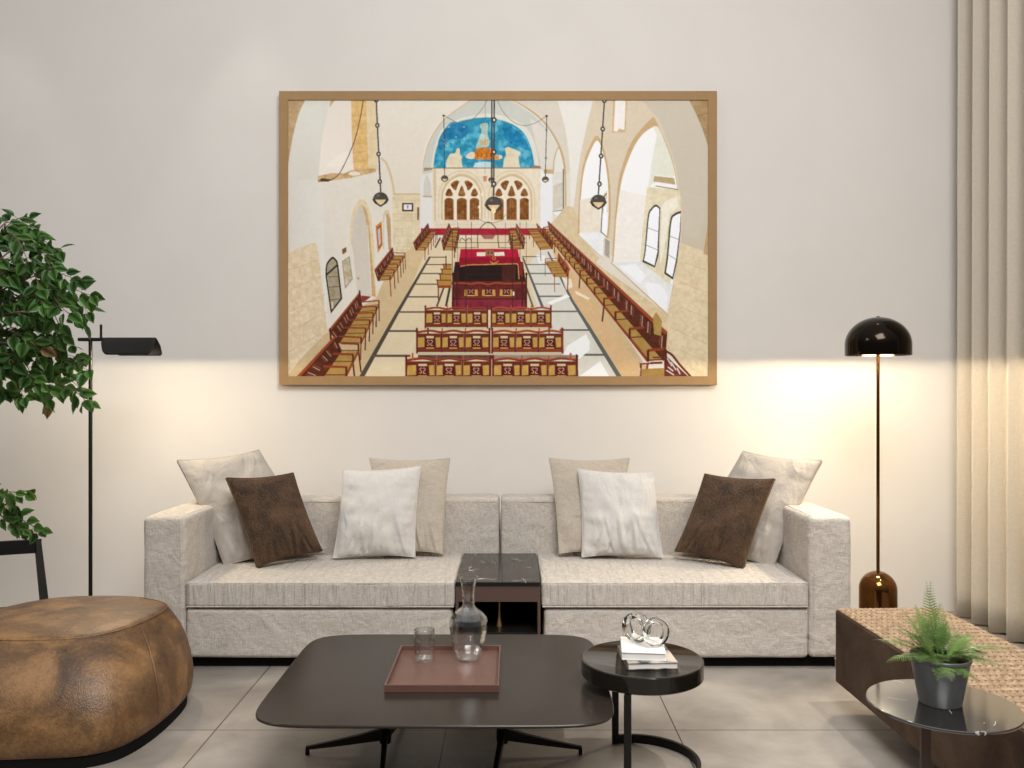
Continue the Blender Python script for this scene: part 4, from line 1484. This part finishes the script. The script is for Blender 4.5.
Ln([(655.7, 186), (678, 189.6)], 0.9, (150, 112, 64))
P(Sm([(660, 212), (664, 203), (670, 199), (677, 197)]) + [(679, 206), (670, 214), (664, 250), (660, 268)], (246, 238, 216), 8)
WIN = (60, 60, 52)
P(Sm([(642.4, 262), (644.6, 250), (647.8, 216), (651.4, 208), (656, 204.6), (660.4, 208)]) + [(658.8, 255), (655, 267.6)], WIN)
P(Sm([(644, 260.4), (645.8, 250), (649, 217), (652.2, 209.6), (656, 206.6), (659.4, 209)]) + [(657.4, 252), (654.4, 265.6)], (253, 253, 253))
P([(660.4, 208), (662, 212), (660, 255), (656, 269), (655, 267.6), (658.8, 255)], (233, 220, 188))
P(Sm([(664.2, 273.6), (666.8, 255), (670, 221), (674.6, 213.4), (681, 211)]) + [(680.4, 232), (677, 262), (673, 279.6)], WIN)
P(Sm([(666, 272.4), (668.4, 255), (671.4, 222), (675.4, 215.4), (680.8, 213.2)]) + [(679.6, 232), (676, 260), (672.4, 277)], (253, 253, 253))
for a_, b2 in (((648, 228), (659, 232)), ((646, 245), (657.6, 250)), ((669.6, 236), (680, 240)), ((667, 254), (677, 260))):
    Ln([a_, b2], 0.6, (140, 132, 112), 0.9)
P([(611.8, 262.4), (640, 261), (668, 283), (672, 284), (667.6, 313.8)], (236, 236, 230), 12)
P([(618, 266), (636, 264), (646, 276), (640, 284), (628, 274)], (252, 252, 252), a=0.8)
P([(644, 282), (660, 284), (668, 296), (666, 311), (650, 298)], (252, 252, 252), a=0.8)
Ln([(611, 262.6), (667.4, 314.4)], 1.1, (206, 178, 130))
# plain plaster and stone at the right edge
P(Sm([(658.6, 118), (668, 142), (675.6, 165), (680.6, 192), (682.6, 220)]) + [(681, 243), (712, 254), (712, 96), (640, 96), (652, 112)], (211, 199, 177), 3, (207, 193, 168))
P([(636, 96), (688.6, 98)] + Sm([(696, 114.6), (703, 132), (708.4, 148), (712, 165)]) + [(700, 240), (684, 236), (683, 210), (676, 165), (668, 141), (656, 112)], (209, 198, 177), 3)
P([(688.4, 97)] + Sm([(690, 102), (696.4, 114.6), (703.4, 132), (708.8, 149), (711, 160)]) + [(712, 96)], (172, 142, 98), 20)
Ln([(697, 116), (709, 113)], 0.7, (140, 112, 76), 0.8)
Ln([(703, 130), (709, 128)], 0.7, (140, 112, 76), 0.8)
P([(708.2, 222), (710, 215), (710, 256), (703.5, 253.5)], (196, 164, 116), 14)
P([(613.4, 97), (627.4, 97), (625.6, 132), (612, 133)], (212, 180, 134), 12)
P([(615.4, 97), (625.8, 97), (624.4, 130), (619, 128.6), (617, 131.6), (613.6, 131)], (247, 240, 230), 5)
# pews along the walls
def seg(a, b_, t_):
    return (a[0] + (b_[0] - a[0]) * t_, a[1] + (b_[1] - a[1]) * t_)


def pew(bt0, bt1, sb0, sb1, sf0, sf1, fl0, fl1, n_, ratio, every=1, lit=0, wood=WOOD, arms=True):
    """row of n_ seats; 0 = near end, 1 = far end: back top, seat back, seat front, floor below the front"""
    def T(s_):
        return s_ * ratio / ((1 - s_) + s_ * ratio) if ratio != 1 else s_
    hb0 = math.hypot(bt0[0] - sb0[0], bt0[1] - sb0[1])
    dw = tuple(x * 0.62 for x in wood)
    P([bt0, bt1, sb1, sb0], dw, 16)
    P([sb0, sb1, sf1, sf0], CANE, 12)
    for i in range(n_, -1, -1):
        t_ = T(i / n_)
        k = (1 - t_) + t_ / ratio
        a, b_, c, f = seg(bt0, bt1, t_), seg(sb0, sb1, t_), seg(sf0, sf1, t_), seg(fl0, fl1, t_)
        wl = max(0.6, 0.085 * hb0 * k)
        if i % every == 0 or i in (0, n_):
            Ln([c, f], wl, dw if i else wood)
        Ln([a, b_], wl * 1.1, dw)
        if i < n_:
            t2 = T((i + 1) / n_)
            a2, b2 = seg(bt0, bt1, t2), seg(sb0, sb1, t2)
            for q in (0.16, 0.26, 0.74, 0.84):
                Ln([seg(seg(a, a2, q), seg(b_, b2, q), 0.22), seg(seg(a, a2, q), seg(b_, b2, q), 0.66)], wl * 0.45, (226, 206, 186) if q in (.16, .84) else (150, 90, 60), 0.7)
    Ln([sb0, sb1], max(.7, 0.09 * hb0), dw, 1, max(.5, 0.09 * hb0 / ratio))
    Ln([sf0, sf1], max(.8, 0.11 * hb0), wood, 1, max(.5, 0.11 * hb0 / ratio))
    Ln([bt0, bt1], max(.8, 0.13 * hb0), tuple(min(255, x * 1.12) for x in wood), 1, max(.6, 0.13 * hb0 / ratio))
    for i in range(n_, -1, -1):
        t_ = T(i / n_)
        k = (1 - t_) + t_ / ratio
        a, b_, c = seg(bt0, bt1, t_), seg(sb0, sb1, t_), seg(sf0, sf1, t_)
        wl = max(0.6, 0.085 * hb0 * k)
        up = 0.42 * hb0 * k
        if arms:
            Ln([(b_[0], b_[1] - up), (c[0], c[1] - up * 0.92)], wl * 1.25, wood)
            Ln([(c[0], c[1] - up * 0.92), c], wl * 1.1, dw)
            Ln([(b_[0], b_[1] - 0.6), (c[0], c[1] - 0.6)], wl * 0.6, dw, 0.8)


pew((553.5, 243), (536.7, 223.5), (552.4, 249), (538, 230), (540.5, 250), (528, 230), (541, 261), (528, 236), 5, 1.9, 2, wood=(158, 68, 32))
pew((413.5, 242.7), (428, 223.5), (416, 250.5), (430, 233), (425, 250.5), (437, 231), (425, 260.5), (437, 240), 5, 1.6)
pew((441.8, 240.7), (449, 223.5), (443.7, 250.5), (452, 231), (454.5, 250.5), (459, 230), (454.5, 258), (459, 238), 5, 1.6)
pew((524.6, 238), (516.5, 224), (523.6, 249), (516, 231), (512.5, 250), (509, 231), (512.5, 262), (509, 238), 5, 1.6, wood=(150, 66, 34))
pew((375, 270), (392.5, 247.6), (378.3, 281), (394, 256), (390, 280), (405, 256), (391, 296.4), (405.6, 269), 5, 1.5)
pew((666, 333), (548, 221.6), (664, 360), (549.5, 230), (648, 361), (543.5, 230.5), (645, 383), (543.5, 237), 17, 3.4, 3, wood=(142, 62, 32))
P([(653, 317), (656, 312), (662, 321), (661, 336), (654, 334)], (178, 146, 76), 14)
pew((569, 268.5), (558.3, 253), (568, 277), (558, 261), (554.4, 277), (545.2, 261.5), (554.4, 292), (545.2, 276), 3, 1.3, 3, wood=(172, 74, 32))
Ln([(568, 277), (567.6, 292)], 1.2, (160, 66, 30))
Ln([(566, 262), (570, 270)], 1.2, (196, 96, 48))
pew((329.4, 330.5), (359.6, 293), (339, 343), (362, 307), (361, 343.5), (379, 305), (360.5, 360), (379, 321), 5, 1.35)
P([(329.2, 328), (330.6, 328), (332, 340), (330, 340)], DWOOD)
Ln([(359.6, 290.5), (360.6, 306)], 1.5, DWOOD)
pew((288, 388), (335, 337), (312, 392), (341, 351), (338, 392), (358.5, 351), (338, 402), (361, 372), 3, 1.35)
P([(642, 369), (640, 376), (664, 378), (664, 368)], (168, 132, 68), 12)
Ln([(640, 363.6), (662, 362.6)], 2.2, (118, 48, 32))
Ln([(640.4, 362.8), (650, 362.2)], 0.8, (230, 214, 208))
Ln([(641, 364), (640, 378)], 2.0, (110, 42, 28))
Ln([(640, 368), (639.6, 376)], 0.7, (226, 216, 212))
Ln([(653, 357.6), (662, 357.2)], 1.5, (120, 52, 36))
P([(664, 354), (690, 378), (664, 378)], (108, 48, 34), 20)
for a_, b2 in (((667, 358), (672, 366)), ((671, 362), (676, 370)), ((666, 370), (674, 375)), ((668, 367), (673, 371)), ((677, 368), (680, 374))):
    Ln([a_, b2], 1.2, (226, 224, 222), 0.9)
Ln(Sm([(665.6, 351), (672, 355), (680, 365), (692, 378)]), 2.2, (112, 42, 26))
Ln([(666, 349.6), (666, 370)], 2.0, (96, 32, 22))
# frames, mirror and poster on the left wall, dado stones
P([(287, 252), (316.6, 242), (319, 258.6), (322.6, 288), (325.4, 314), (328, 332), (312, 346), (298, 362), (286, 378)], (226, 206, 170), 22)
for a_, b2 in (((289, 270), (319, 260)), ((289, 290), (322, 276)), ((289, 312), (324.6, 294)), ((289, 331), (327, 312)), ((289, 352), (320, 334))):
    Ln([a_, b2], 0.6, (196, 168, 124), 0.6)
for a_, b2 in (((300, 266), (302, 284)), ((311, 263), (313, 279)), ((306, 283), (307, 303)), ((298, 308), (300, 326)), ((313, 300), (315, 318)), ((303, 325), (304, 343))):
    Ln([a_, b2], 0.5, (200, 174, 130), 0.5)
MIR = Sm([(325.4, 275), (326, 266), (328, 261), (332.8, 256.8), (337.4, 261)]) + [(338.4, 266), (342.2, 298.8), (330.8, 313.6)]
P(MIR, (34, 28, 24))
P(Sm([(326.6, 275), (327.2, 266.6), (329, 262.4), (332.8, 258.8), (336.2, 262)]) + [(337, 266), (340.6, 298.2), (331.6, 310.4)], (168, 154, 124), 20)
Ln([(326.2, 275), (337.4, 265)], 1.8, (46, 38, 30))
for yy in (276.5, 286.6, 299.4):
    Ln([(328.6, yy + .6), (339.6, yy - .4)], 0.7, (92, 80, 62))
P([(331.4, 302), (333, 302), (333, 308), (331.8, 309)], (226, 214, 186))
P([(342, 249.4), (346.3, 247), (346.3, 252), (342.6, 254.6)], (128, 84, 42), 14)
P([(342, 261.4), (349.6, 256), (352.8, 279), (345, 289)], (150, 146, 134))
P([(342.8, 262.2), (349, 257.6), (352, 278.4), (345.6, 286.8)], (196, 180, 146), 40)
P([(356.6, 277.4), (359.8, 277.6), (358.2, 280)], (214, 134, 50))
P([(361, 295.4), (371, 296.6), (366, 300.6), (361, 302)], (130, 60, 44), 16)
# reading desk with its cloth and railings
for i, (yy, xl) in enumerate(((264.4, 442.3), (269.2, 440.4), (274.2, 438.6), (280.2, 436))):
    P([(xl + 1.6, yy), (451.6, yy), (451.6, yy + 5.6), (xl + 1.6, yy + 5.6)], (178, 136, 62), 12)
    Ln([(xl, yy), (451.6, yy)], 1.1, WOOD)
    Ln([(xl + 1.4, yy), (xl + 1.8, yy + 5.5)], 0.9, DWOOD)
P([(437.4, 285.4), (451.4, 285.4), (451.4, 288), (437.4, 288)], (150, 66, 30))
Ln([(438.4, 287), (438.4, 300)], 1.1, (120, 46, 28))
Ln([(446, 256), (446, 268)], 1.0, DWOOD)
P([(455, 262), (523, 262), (526, 284), (452, 284)], (52, 20, 14), 10)
P([(459, 264), (518, 264), (517.6, 283), (459.4, 283)], (34, 10, 7), 6)
P([(502, 265), (516, 265), (515.6, 282), (502, 282)], (74, 30, 16), 10)
for yy in (269, 274, 279):
    Ln([(466, yy), (501, yy)], 0.4, (62, 26, 18), 0.8)
P([(460.6, 249), (517.6, 249), (519.6, 258.4), (459.4, 258.4)], (182, 14, 50), 14)
P([(459.4, 257.6), (519.6, 257.6), (521.4, 263), (517.4, 264.4), (478, 264.2), (460, 266.4), (458.8, 264)], (146, 6, 34), 14)
Ln(Sm([(460.4, 266.4), (470, 264.9), (490, 264.5), (510, 263.9), (517.4, 264.2), (518.4, 270), (519, 279)]), 1.0, (206, 150, 78))
P([(477, 252.2), (485.6, 252.2), (485.4, 256.2), (476.6, 256.2)], (236, 226, 196), 8)
P([(494.2, 252.2), (504, 252), (504.8, 255.8), (494.4, 256)], (232, 228, 204), 8)
P([(486, 250.6), (493.8, 250.4), (493.8, 255.6), (486, 255.6)], (156, 120, 76), 20)
for xx in (488.4, 491.8):
    El(xx, 252.6, 1.1, 1.4, (96, 60, 58))
El(494, 258.4, 1.9, 1.9, (206, 130, 70))
El(494, 258.4, 1.1, 1.1, (150, 10, 36))
for a_, b2 in (((490, 261.6), (494, 263.4)), ((494, 263.4), (498.6, 261)), ((491, 263.6), (497.6, 263.2))):
    Ln([a_, b2], 0.9, (204, 140, 66))
P([(519.6, 262), (523, 264), (522.6, 278), (519.6, 274)], (140, 26, 40))
P([(452.4, 281), (526, 281), (527, 309), (451.6, 309)], (96, 30, 28), 16)
P([(455, 299), (524, 299), (526, 310), (452.6, 310)], (134, 38, 56), 16)
P([(462, 286), (514, 286), (514, 298), (462, 298)], (104, 32, 28), 10)
for x_ in (471, 488.6, 506.4):
    P([(x_ - 6.4, 289.6), (x_ + 6.6, 289.6), (x_ + 7, 296), (x_ - 6.8, 296)], (196, 152, 70), 14)
    P([(x_ - 3.6, 287.6), (x_ + 3.6, 287.6), (x_ + 3.8, 295.2), (x_ - 3.8, 295.2)], (92, 20, 20), 8)
    for sg in (-1, 1):
        Ln(Sm([(x_ + sg * 2.4, 289.6), (x_ + sg * 0.9, 290.6), (x_ + sg * 1.0, 292), (x_ + sg * 2.2, 293.4)]), 0.5, (226, 190, 176))
    Ln([(x_ - 3.4, 295.6), (x_ + 3.4, 295.6)], 0.8, (236, 196, 110))
    Ln([(x_ + 8.8, 285), (x_ + 8.8, 297)], 0.9, (120, 44, 28))
P([(512.6, 291.6), (514.4, 291.6), (514.4, 295.6), (512.6, 295.6)], (240, 236, 230))
Ln(Sm([(452, 283.6), (462, 283), (471, 283.8), (480, 282.8), (488, 284.4), (496, 282.8), (506, 283.6), (526, 283)]), 1.6, (160, 74, 38))
Ln([(461, 297.8), (515, 297.6)], 2.0, (128, 50, 30))
Ln([(452, 299), (526.6, 299)], 0.9, (58, 20, 16))
for x_, y_ in ((453, 274), (526.4, 274), (457, 278), (522.4, 278)):
    Ln([(x_, y_), (x_, 308)], 1.5, (74, 26, 20))
    El(x_, y_, 1.2, 1.5, (60, 20, 16))
# wrought iron screen in front of the desk
IR = (44, 34, 32)
for x_ in (466, 512.4):
    Ln([(x_, 234), (x_, 308)], 0.75, IR, 0.85)
for x_ in (457.6, 471.4, 505.4, 520, 526.4):
    Ln([(x_, 222), (x_, 262)], 0.5, IR, 0.7)
Ln([(452, 242.6), (527, 242.6)], 0.5, IR, 0.75)
Ln([(452, 248), (478, 247.4)], 0.5, IR, 0.7)
Ln([(498, 247.4), (520, 248)], 0.5, IR, 0.7)
for cx_ in (465.6, 514):
    Ln(Sm([(cx_ - 6, 242), (cx_ - 4, 238), (cx_, 240.6), (cx_ + 4, 238), (cx_ + 6, 242)]), 0.6, IR, 0.8)
Ln(Sm([(478, 248), (477.6, 238), (479, 230), (488, 222), (497, 230), (498, 240), (499, 248)]), 0.9, (70, 52, 44), 0.8)
P([(480, 234), (496, 234), (493, 239), (484, 239)], (140, 60, 60), 18, a=0.7)
Ln([(452.4, 231), (452.4, 300)], 0.6, IR, 0.8)


# the pews of the front rows, each back panel with its mark
def mark(x_, y_, h, c):
    """S then 2, side by side"""
    wd = h * 0.44
    def Q(l, pts, fl):
        return [((l + (wd - p if fl else p)), y_ + q) for p, q in pts]
    g = [(wd, -h * .36), (wd * .72, -h * .5), (wd * .2, -h * .42), (wd * .12, -h * .18), (wd * .5, 0), (wd * .9, h * .18), (wd * .8, h * .42), (wd * .3, h * .5), (0, h * .38)]
    Ln(Sm(Q(x_ - wd * 1.25, g, False), 3), h * 0.11, c)
    Ln(Sm(Q(x_ + wd * 0.25, g[:6], True), 3) + [(x_ + wd * 0.3, y_ + h * .5), (x_ + wd * 1.25, y_ + h * .5)], h * 0.11, c)


def front_pew(xa, xb, yt, yb, centres, k, lit=0.0):
    """back of a three-seat pew seen from behind"""
    wd = tuple(a + (b_ - a) * lit for a, b_ in zip((150, 58, 28), (196, 84, 38)))
    n_ = len(centres)
    xs = [xa] + [(p + q) / 2 for p, q in zip(centres, centres[1:])] + [xb]
    for i, x_ in enumerate(centres):
        l, r_ = xs[i] + 0.9 * k, xs[i + 1] - 0.9 * k
        h = yb - yt
        P([(l, yt + h * .10), (r_, yt + h * .10), (r_, yb - h * .1), (l, yb - h * .1)], (106, 42, 24), 10)
        for a, b_, sk in ((l + .4 * k, x_ - 6.4 * k, -.8 * k), (x_ + 6.4 * k, r_ - .6 * k, .8 * k)):
            P([(a - sk * 0, yt + h * .30), (b_, yt + h * .28), (b_, yb - h * .24), (a + sk, yb - h * .22)], (196, 156, 78), 16)
        P([(x_ - 4.2 * k, yt + h * .22), (x_ + 4.4 * k, yt + h * .22), (x_ + 4.4 * k, yt + h * .33), (x_ - 4.2 * k, yt + h * .33)], (214, 196, 150), 8)
        P([(x_ - 5.6 * k, yt + h * .35), (x_ + 5.6 * k, yt + h * .35), (x_ + 5.8 * k, yb - h * .16), (x_ - 5.8 * k, yb - h * .16)], (88, 18, 18), 6)
        P([(x_ - 4.6 * k, yb - h * .22), (x_ + 4.8 * k, yb - h * .22), (x_ + 4.8 * k, yb - h * .16), (x_ - 4.6 * k, yb - h * .16)], (206, 156, 70))
        mark(x_, yt + h * .55, h * .26, (222, 188, 160))
    P([(xa, yb - 3.6 * k), (xb, yb - 3.6 * k), (xb, yb), (xa, yb)], wd, 8, tuple(q * .6 for q in wd))
    crest = [(xa, yt + 1.2 * k)]
    for i, x_ in enumerate(centres):
        crest += [(x_, yt - .9 * k), (xs[i + 1], yt + 1.0 * k)]
    Ln(Sm(crest, 5), 2.4 * k, tuple(q * .75 for q in wd))
    Ln(Sm([(p, q - .6 * k) for p, q in crest], 5), 1.0 * k, tuple(min(255, q * 1.18) for q in wd))
    for x_ in xs:
        Ln([(x_, yt), (x_, yb)], 1.6 * k, (98, 28, 18))
    for x_ in (xa, xb):
        Ln([(x_, yt - 2.6 * k), (x_, yb + 1.5 * k)], 2.0 * k, (104, 30, 20))
        El(x_, yt - 2.8 * k, 1.3 * k, 1.5 * k, (110, 32, 22))
    for x_ in xs[1:-1]:
        Ln([(x_ + 1.0 * k, yt - 3.6 * k), (x_ + .3 * k, yt + 1.0 * k)], 1.5 * k, (184, 80, 42))


P([(424, 325), (553, 325), (553, 330), (424, 330)], (214, 196, 162))
front_pew(425.4, 487.4, 308.2, 327, (436.9, 456.6, 477.1), 0.72)
front_pew(491.4, 551, 308.2, 327, (500.6, 520.8, 541), 0.72, 0.7)
P([(418, 349), (562, 349), (562, 356), (418, 356)], (210, 190, 158))
Ln([(428, 328), (428, 336)], 1.6, (60, 40, 34))
Ln([(549, 327), (549, 333)], 1.6, (60, 50, 44))
front_pew(416.9, 489.6, 331.4, 352, (430, 453.2, 476.6), 0.86)
front_pew(492.2, 562.4, 331.4, 352, (504, 527, 550), 0.86, 0.6)
P([(418, 355), (494, 355), (494, 359), (418, 359)], (84, 70, 58), 20)
P([(494, 355), (577, 355), (577, 359), (494, 359)], (150, 140, 120), 20)
front_pew(406.2, 490.4, 359.2, 380, (422.5, 449, 476.2), 1.0)
front_pew(493, 577, 359.2, 380, (507.6, 534.6, 561.2), 1.0, 0.2)
for x_ in (412.6, 570.6):
    Ln([(x_, 353.2), (x_, 360)], 1.8, (184, 84, 46))
Ln([(561.6, 327.6), (563, 352)], 1.3, (140, 52, 28))
Ln([(576.6, 354.6), (577.4, 376)], 1.8, (92, 28, 20))


# hanging lamps
def hanging(x0, x1, ytop, yl, r_, rings, double=False, lw=0.9):
    c = (62, 56, 50)
    Ln([(x0, ytop), (x1, yl - r_)], lw, c)
    if double:
        Ln([(x0 - 2.4, ytop), (x1 - 2.0, yl - r_ * 2)], lw * .9, c)
    for yy in rings:
        t_ = (yy - ytop) / (yl - ytop)
        x_ = x0 + (x1 - x0) * t_
        El(x_, yy, r_ * .30, r_ * .34, c)
        El(x_, yy, r_ * .12, r_ * .15, (226, 218, 204))
    El(x1, yl, r_, r_ * .95, (78, 71, 62), 180, 360, n=10)
    P([(x1 - r_ * 1.12, yl - .2), (x1 + r_ * 1.12, yl - .2), (x1 + r_ * .8, yl + r_ * .5), (x1, yl + r_), (x1 - r_ * .8, yl + r_ * .5)], (70, 60, 48))
    P([(x1 - r_ * .72, yl + .3), (x1 + r_ * .72, yl + .3), (x1 + r_ * .38, yl + r_ * .5), (x1, yl + r_ * .76), (x1 - r_ * .38, yl + r_ * .5)], (232, 204, 158), 14)
    El(x1 - r_ * .3, yl - r_ * .5, r_ * .22, r_ * .16, (120, 112, 100), a=.8)


Ln(Sm([(488, 98), (484, 106), (477, 115), (471, 120), (462, 123)]), 0.5, (110, 96, 82), 0.85)
Ln([(444, 115.5), (456.5, 122.5)], 0.5, (110, 96, 82))
Ln(Sm([(496.5, 98), (502, 110), (512, 121), (524, 125.6), (536, 122.6), (546.6, 115.8)]), 0.5, (110, 98, 86), 0.85)
El(443.6, 115.6, 1.5, .9, (74, 66, 56))
El(546.6, 116, 1.4, 1, (60, 56, 50))
hanging(443.8, 444.6, 116, 178.6, 3.6, (140, 143, 157), lw=0.7)
hanging(546.8, 545.4, 116, 179.6, 3.4, (130, 158, 171), lw=0.7)
Ln([(485.4, 100), (485, 174)], 0.45, (150, 128, 104), 0.7)
P([(483, 176), (487, 176), (486.4, 181.5), (483.6, 181.5)], (196, 140, 100), 10)
hanging(491.6, 491.4, 98, 180, 3.0, (118,), lw=0.8)
hanging(494.2, 493.8, 98, 204.6, 8.6, (120, 152, 184), True, 1.4)
El(493.6, 210.5, 2.4, 3, (250, 226, 176))
hanging(376.1, 380.6, 98, 199.4, 7.6, (100, 125.4, 154, 181.6), lw=1.4)
hanging(604.6, 598.4, 98, 202, 7.8, (100.5, 129, 156, 184), lw=1.3)
Ln([(376.1, 98), (380.2, 190)], 0.5, (150, 140, 126), 0.5)

cv = np.clip(cv, 0, 255) / 255.0
lin = np.where(cv <= 0.04045, cv / 12.92, ((cv + 0.055) / 1.055) ** 2.4) * np.array((0.86, 0.875, 0.92))
xs_ = (X0 + np.arange(CW) / S - 512) / F * PD
zs_ = CH - (Y0 + np.arange(CHH) / S - 384) / F * PD
gx_, gz_ = np.meshgrid(xs_, zs_)
PCX, PCZ = (X0 + PW / 2 - 512) / F * PD, CH - (Y0 + PH / 2 - 384) / F * PD
co = np.stack([gx_ - PCX, np.zeros_like(gx_), gz_ - PCZ], -1).reshape(-1, 3).astype(np.float32)
idx = np.arange(CW * CHH).reshape(CHH, CW)
quads = np.stack([idx[:-1, :-1], idx[1:, :-1], idx[1:, 1:], idx[:-1, 1:]], -1).reshape(-1, 4).astype(np.int32)
me = bpy.data.meshes.new('print')
me.vertices.add(len(co))
me.vertices.foreach_set('co', co.ravel())
me.loops.add(quads.size)
me.loops.foreach_set('vertex_index', quads.ravel())
me.polygons.add(len(quads))
me.polygons.foreach_set('loop_start', np.arange(0, quads.size, 4, dtype=np.int32))
me.update(calc_edges=True)
at = me.color_attributes.new('ink', 'FLOAT_COLOR', 'POINT')
at.data.foreach_set('color', np.concatenate([lin.reshape(-1, 3), np.ones((CW * CHH, 1))], 1).astype(np.float32).ravel())
m_ink = M('printed_paper', (0.8, 0.8, 0.8), 0.65)
m_ink.node_tree.nodes['Principled BSDF'].inputs['Specular IOR Level'].default_value = 0.15
va = N(m_ink, 'ShaderNodeVertexColor')
va.layer_name = 'ink'
base(m_ink, va.outputs['Color'])
t = thing('framed_picture', 'large framed photograph of a vaulted stone prayer hall, hanging above the sofa', 'picture', (PCX, PD, PCZ))
link('print', me, m_ink, t, False, 'printed photograph of a stone prayer hall with wooden pews')
TL_, BR2 = px(279, 91, FD), px(717, 385, FD)
xl, xr, zt_, zb_ = TL_.x - PCX, BR2.x - PCX, TL_.z - PCZ, BR2.z - PCZ
fw = 8.8 / F * FD
for a, b_ in (((xl, zt_), (xr, zt_)), ((xr, zt_), (xr, zb_)), ((xr, zb_), (xl, zb_)), ((xl, zb_), (xl, zt_))):
    bm = bmesh.new()
    def inn(p):
        return (p[0] + (fw if p[0] == xl else -fw), p[1] + (-fw if p[1] == zt_ else fw))
    q = [a, b_, inn(b_), inn(a)]
    f0, f1 = FD - PD, WD - 0.001 - PD
    lo_ = [bm.verts.new((x, f0, z)) for x, z in q]
    hi_ = [bm.verts.new((x, f1, z)) for x, z in q]
    bm.faces.new(lo_)
    bm.faces.new(hi_[::-1])
    for k in range(4):
        bm.faces.new((lo_[k], hi_[k], hi_[(k + 1) % 4], lo_[(k + 1) % 4]))
    obj('frame_rail', bm, m_frame, t)
obj('backing', box((xl + fw * .9, 0.003, zb_ + fw * .9), (xr - fw * .9, 0.012, zt_ - fw * .9)), m_black_matte, t)
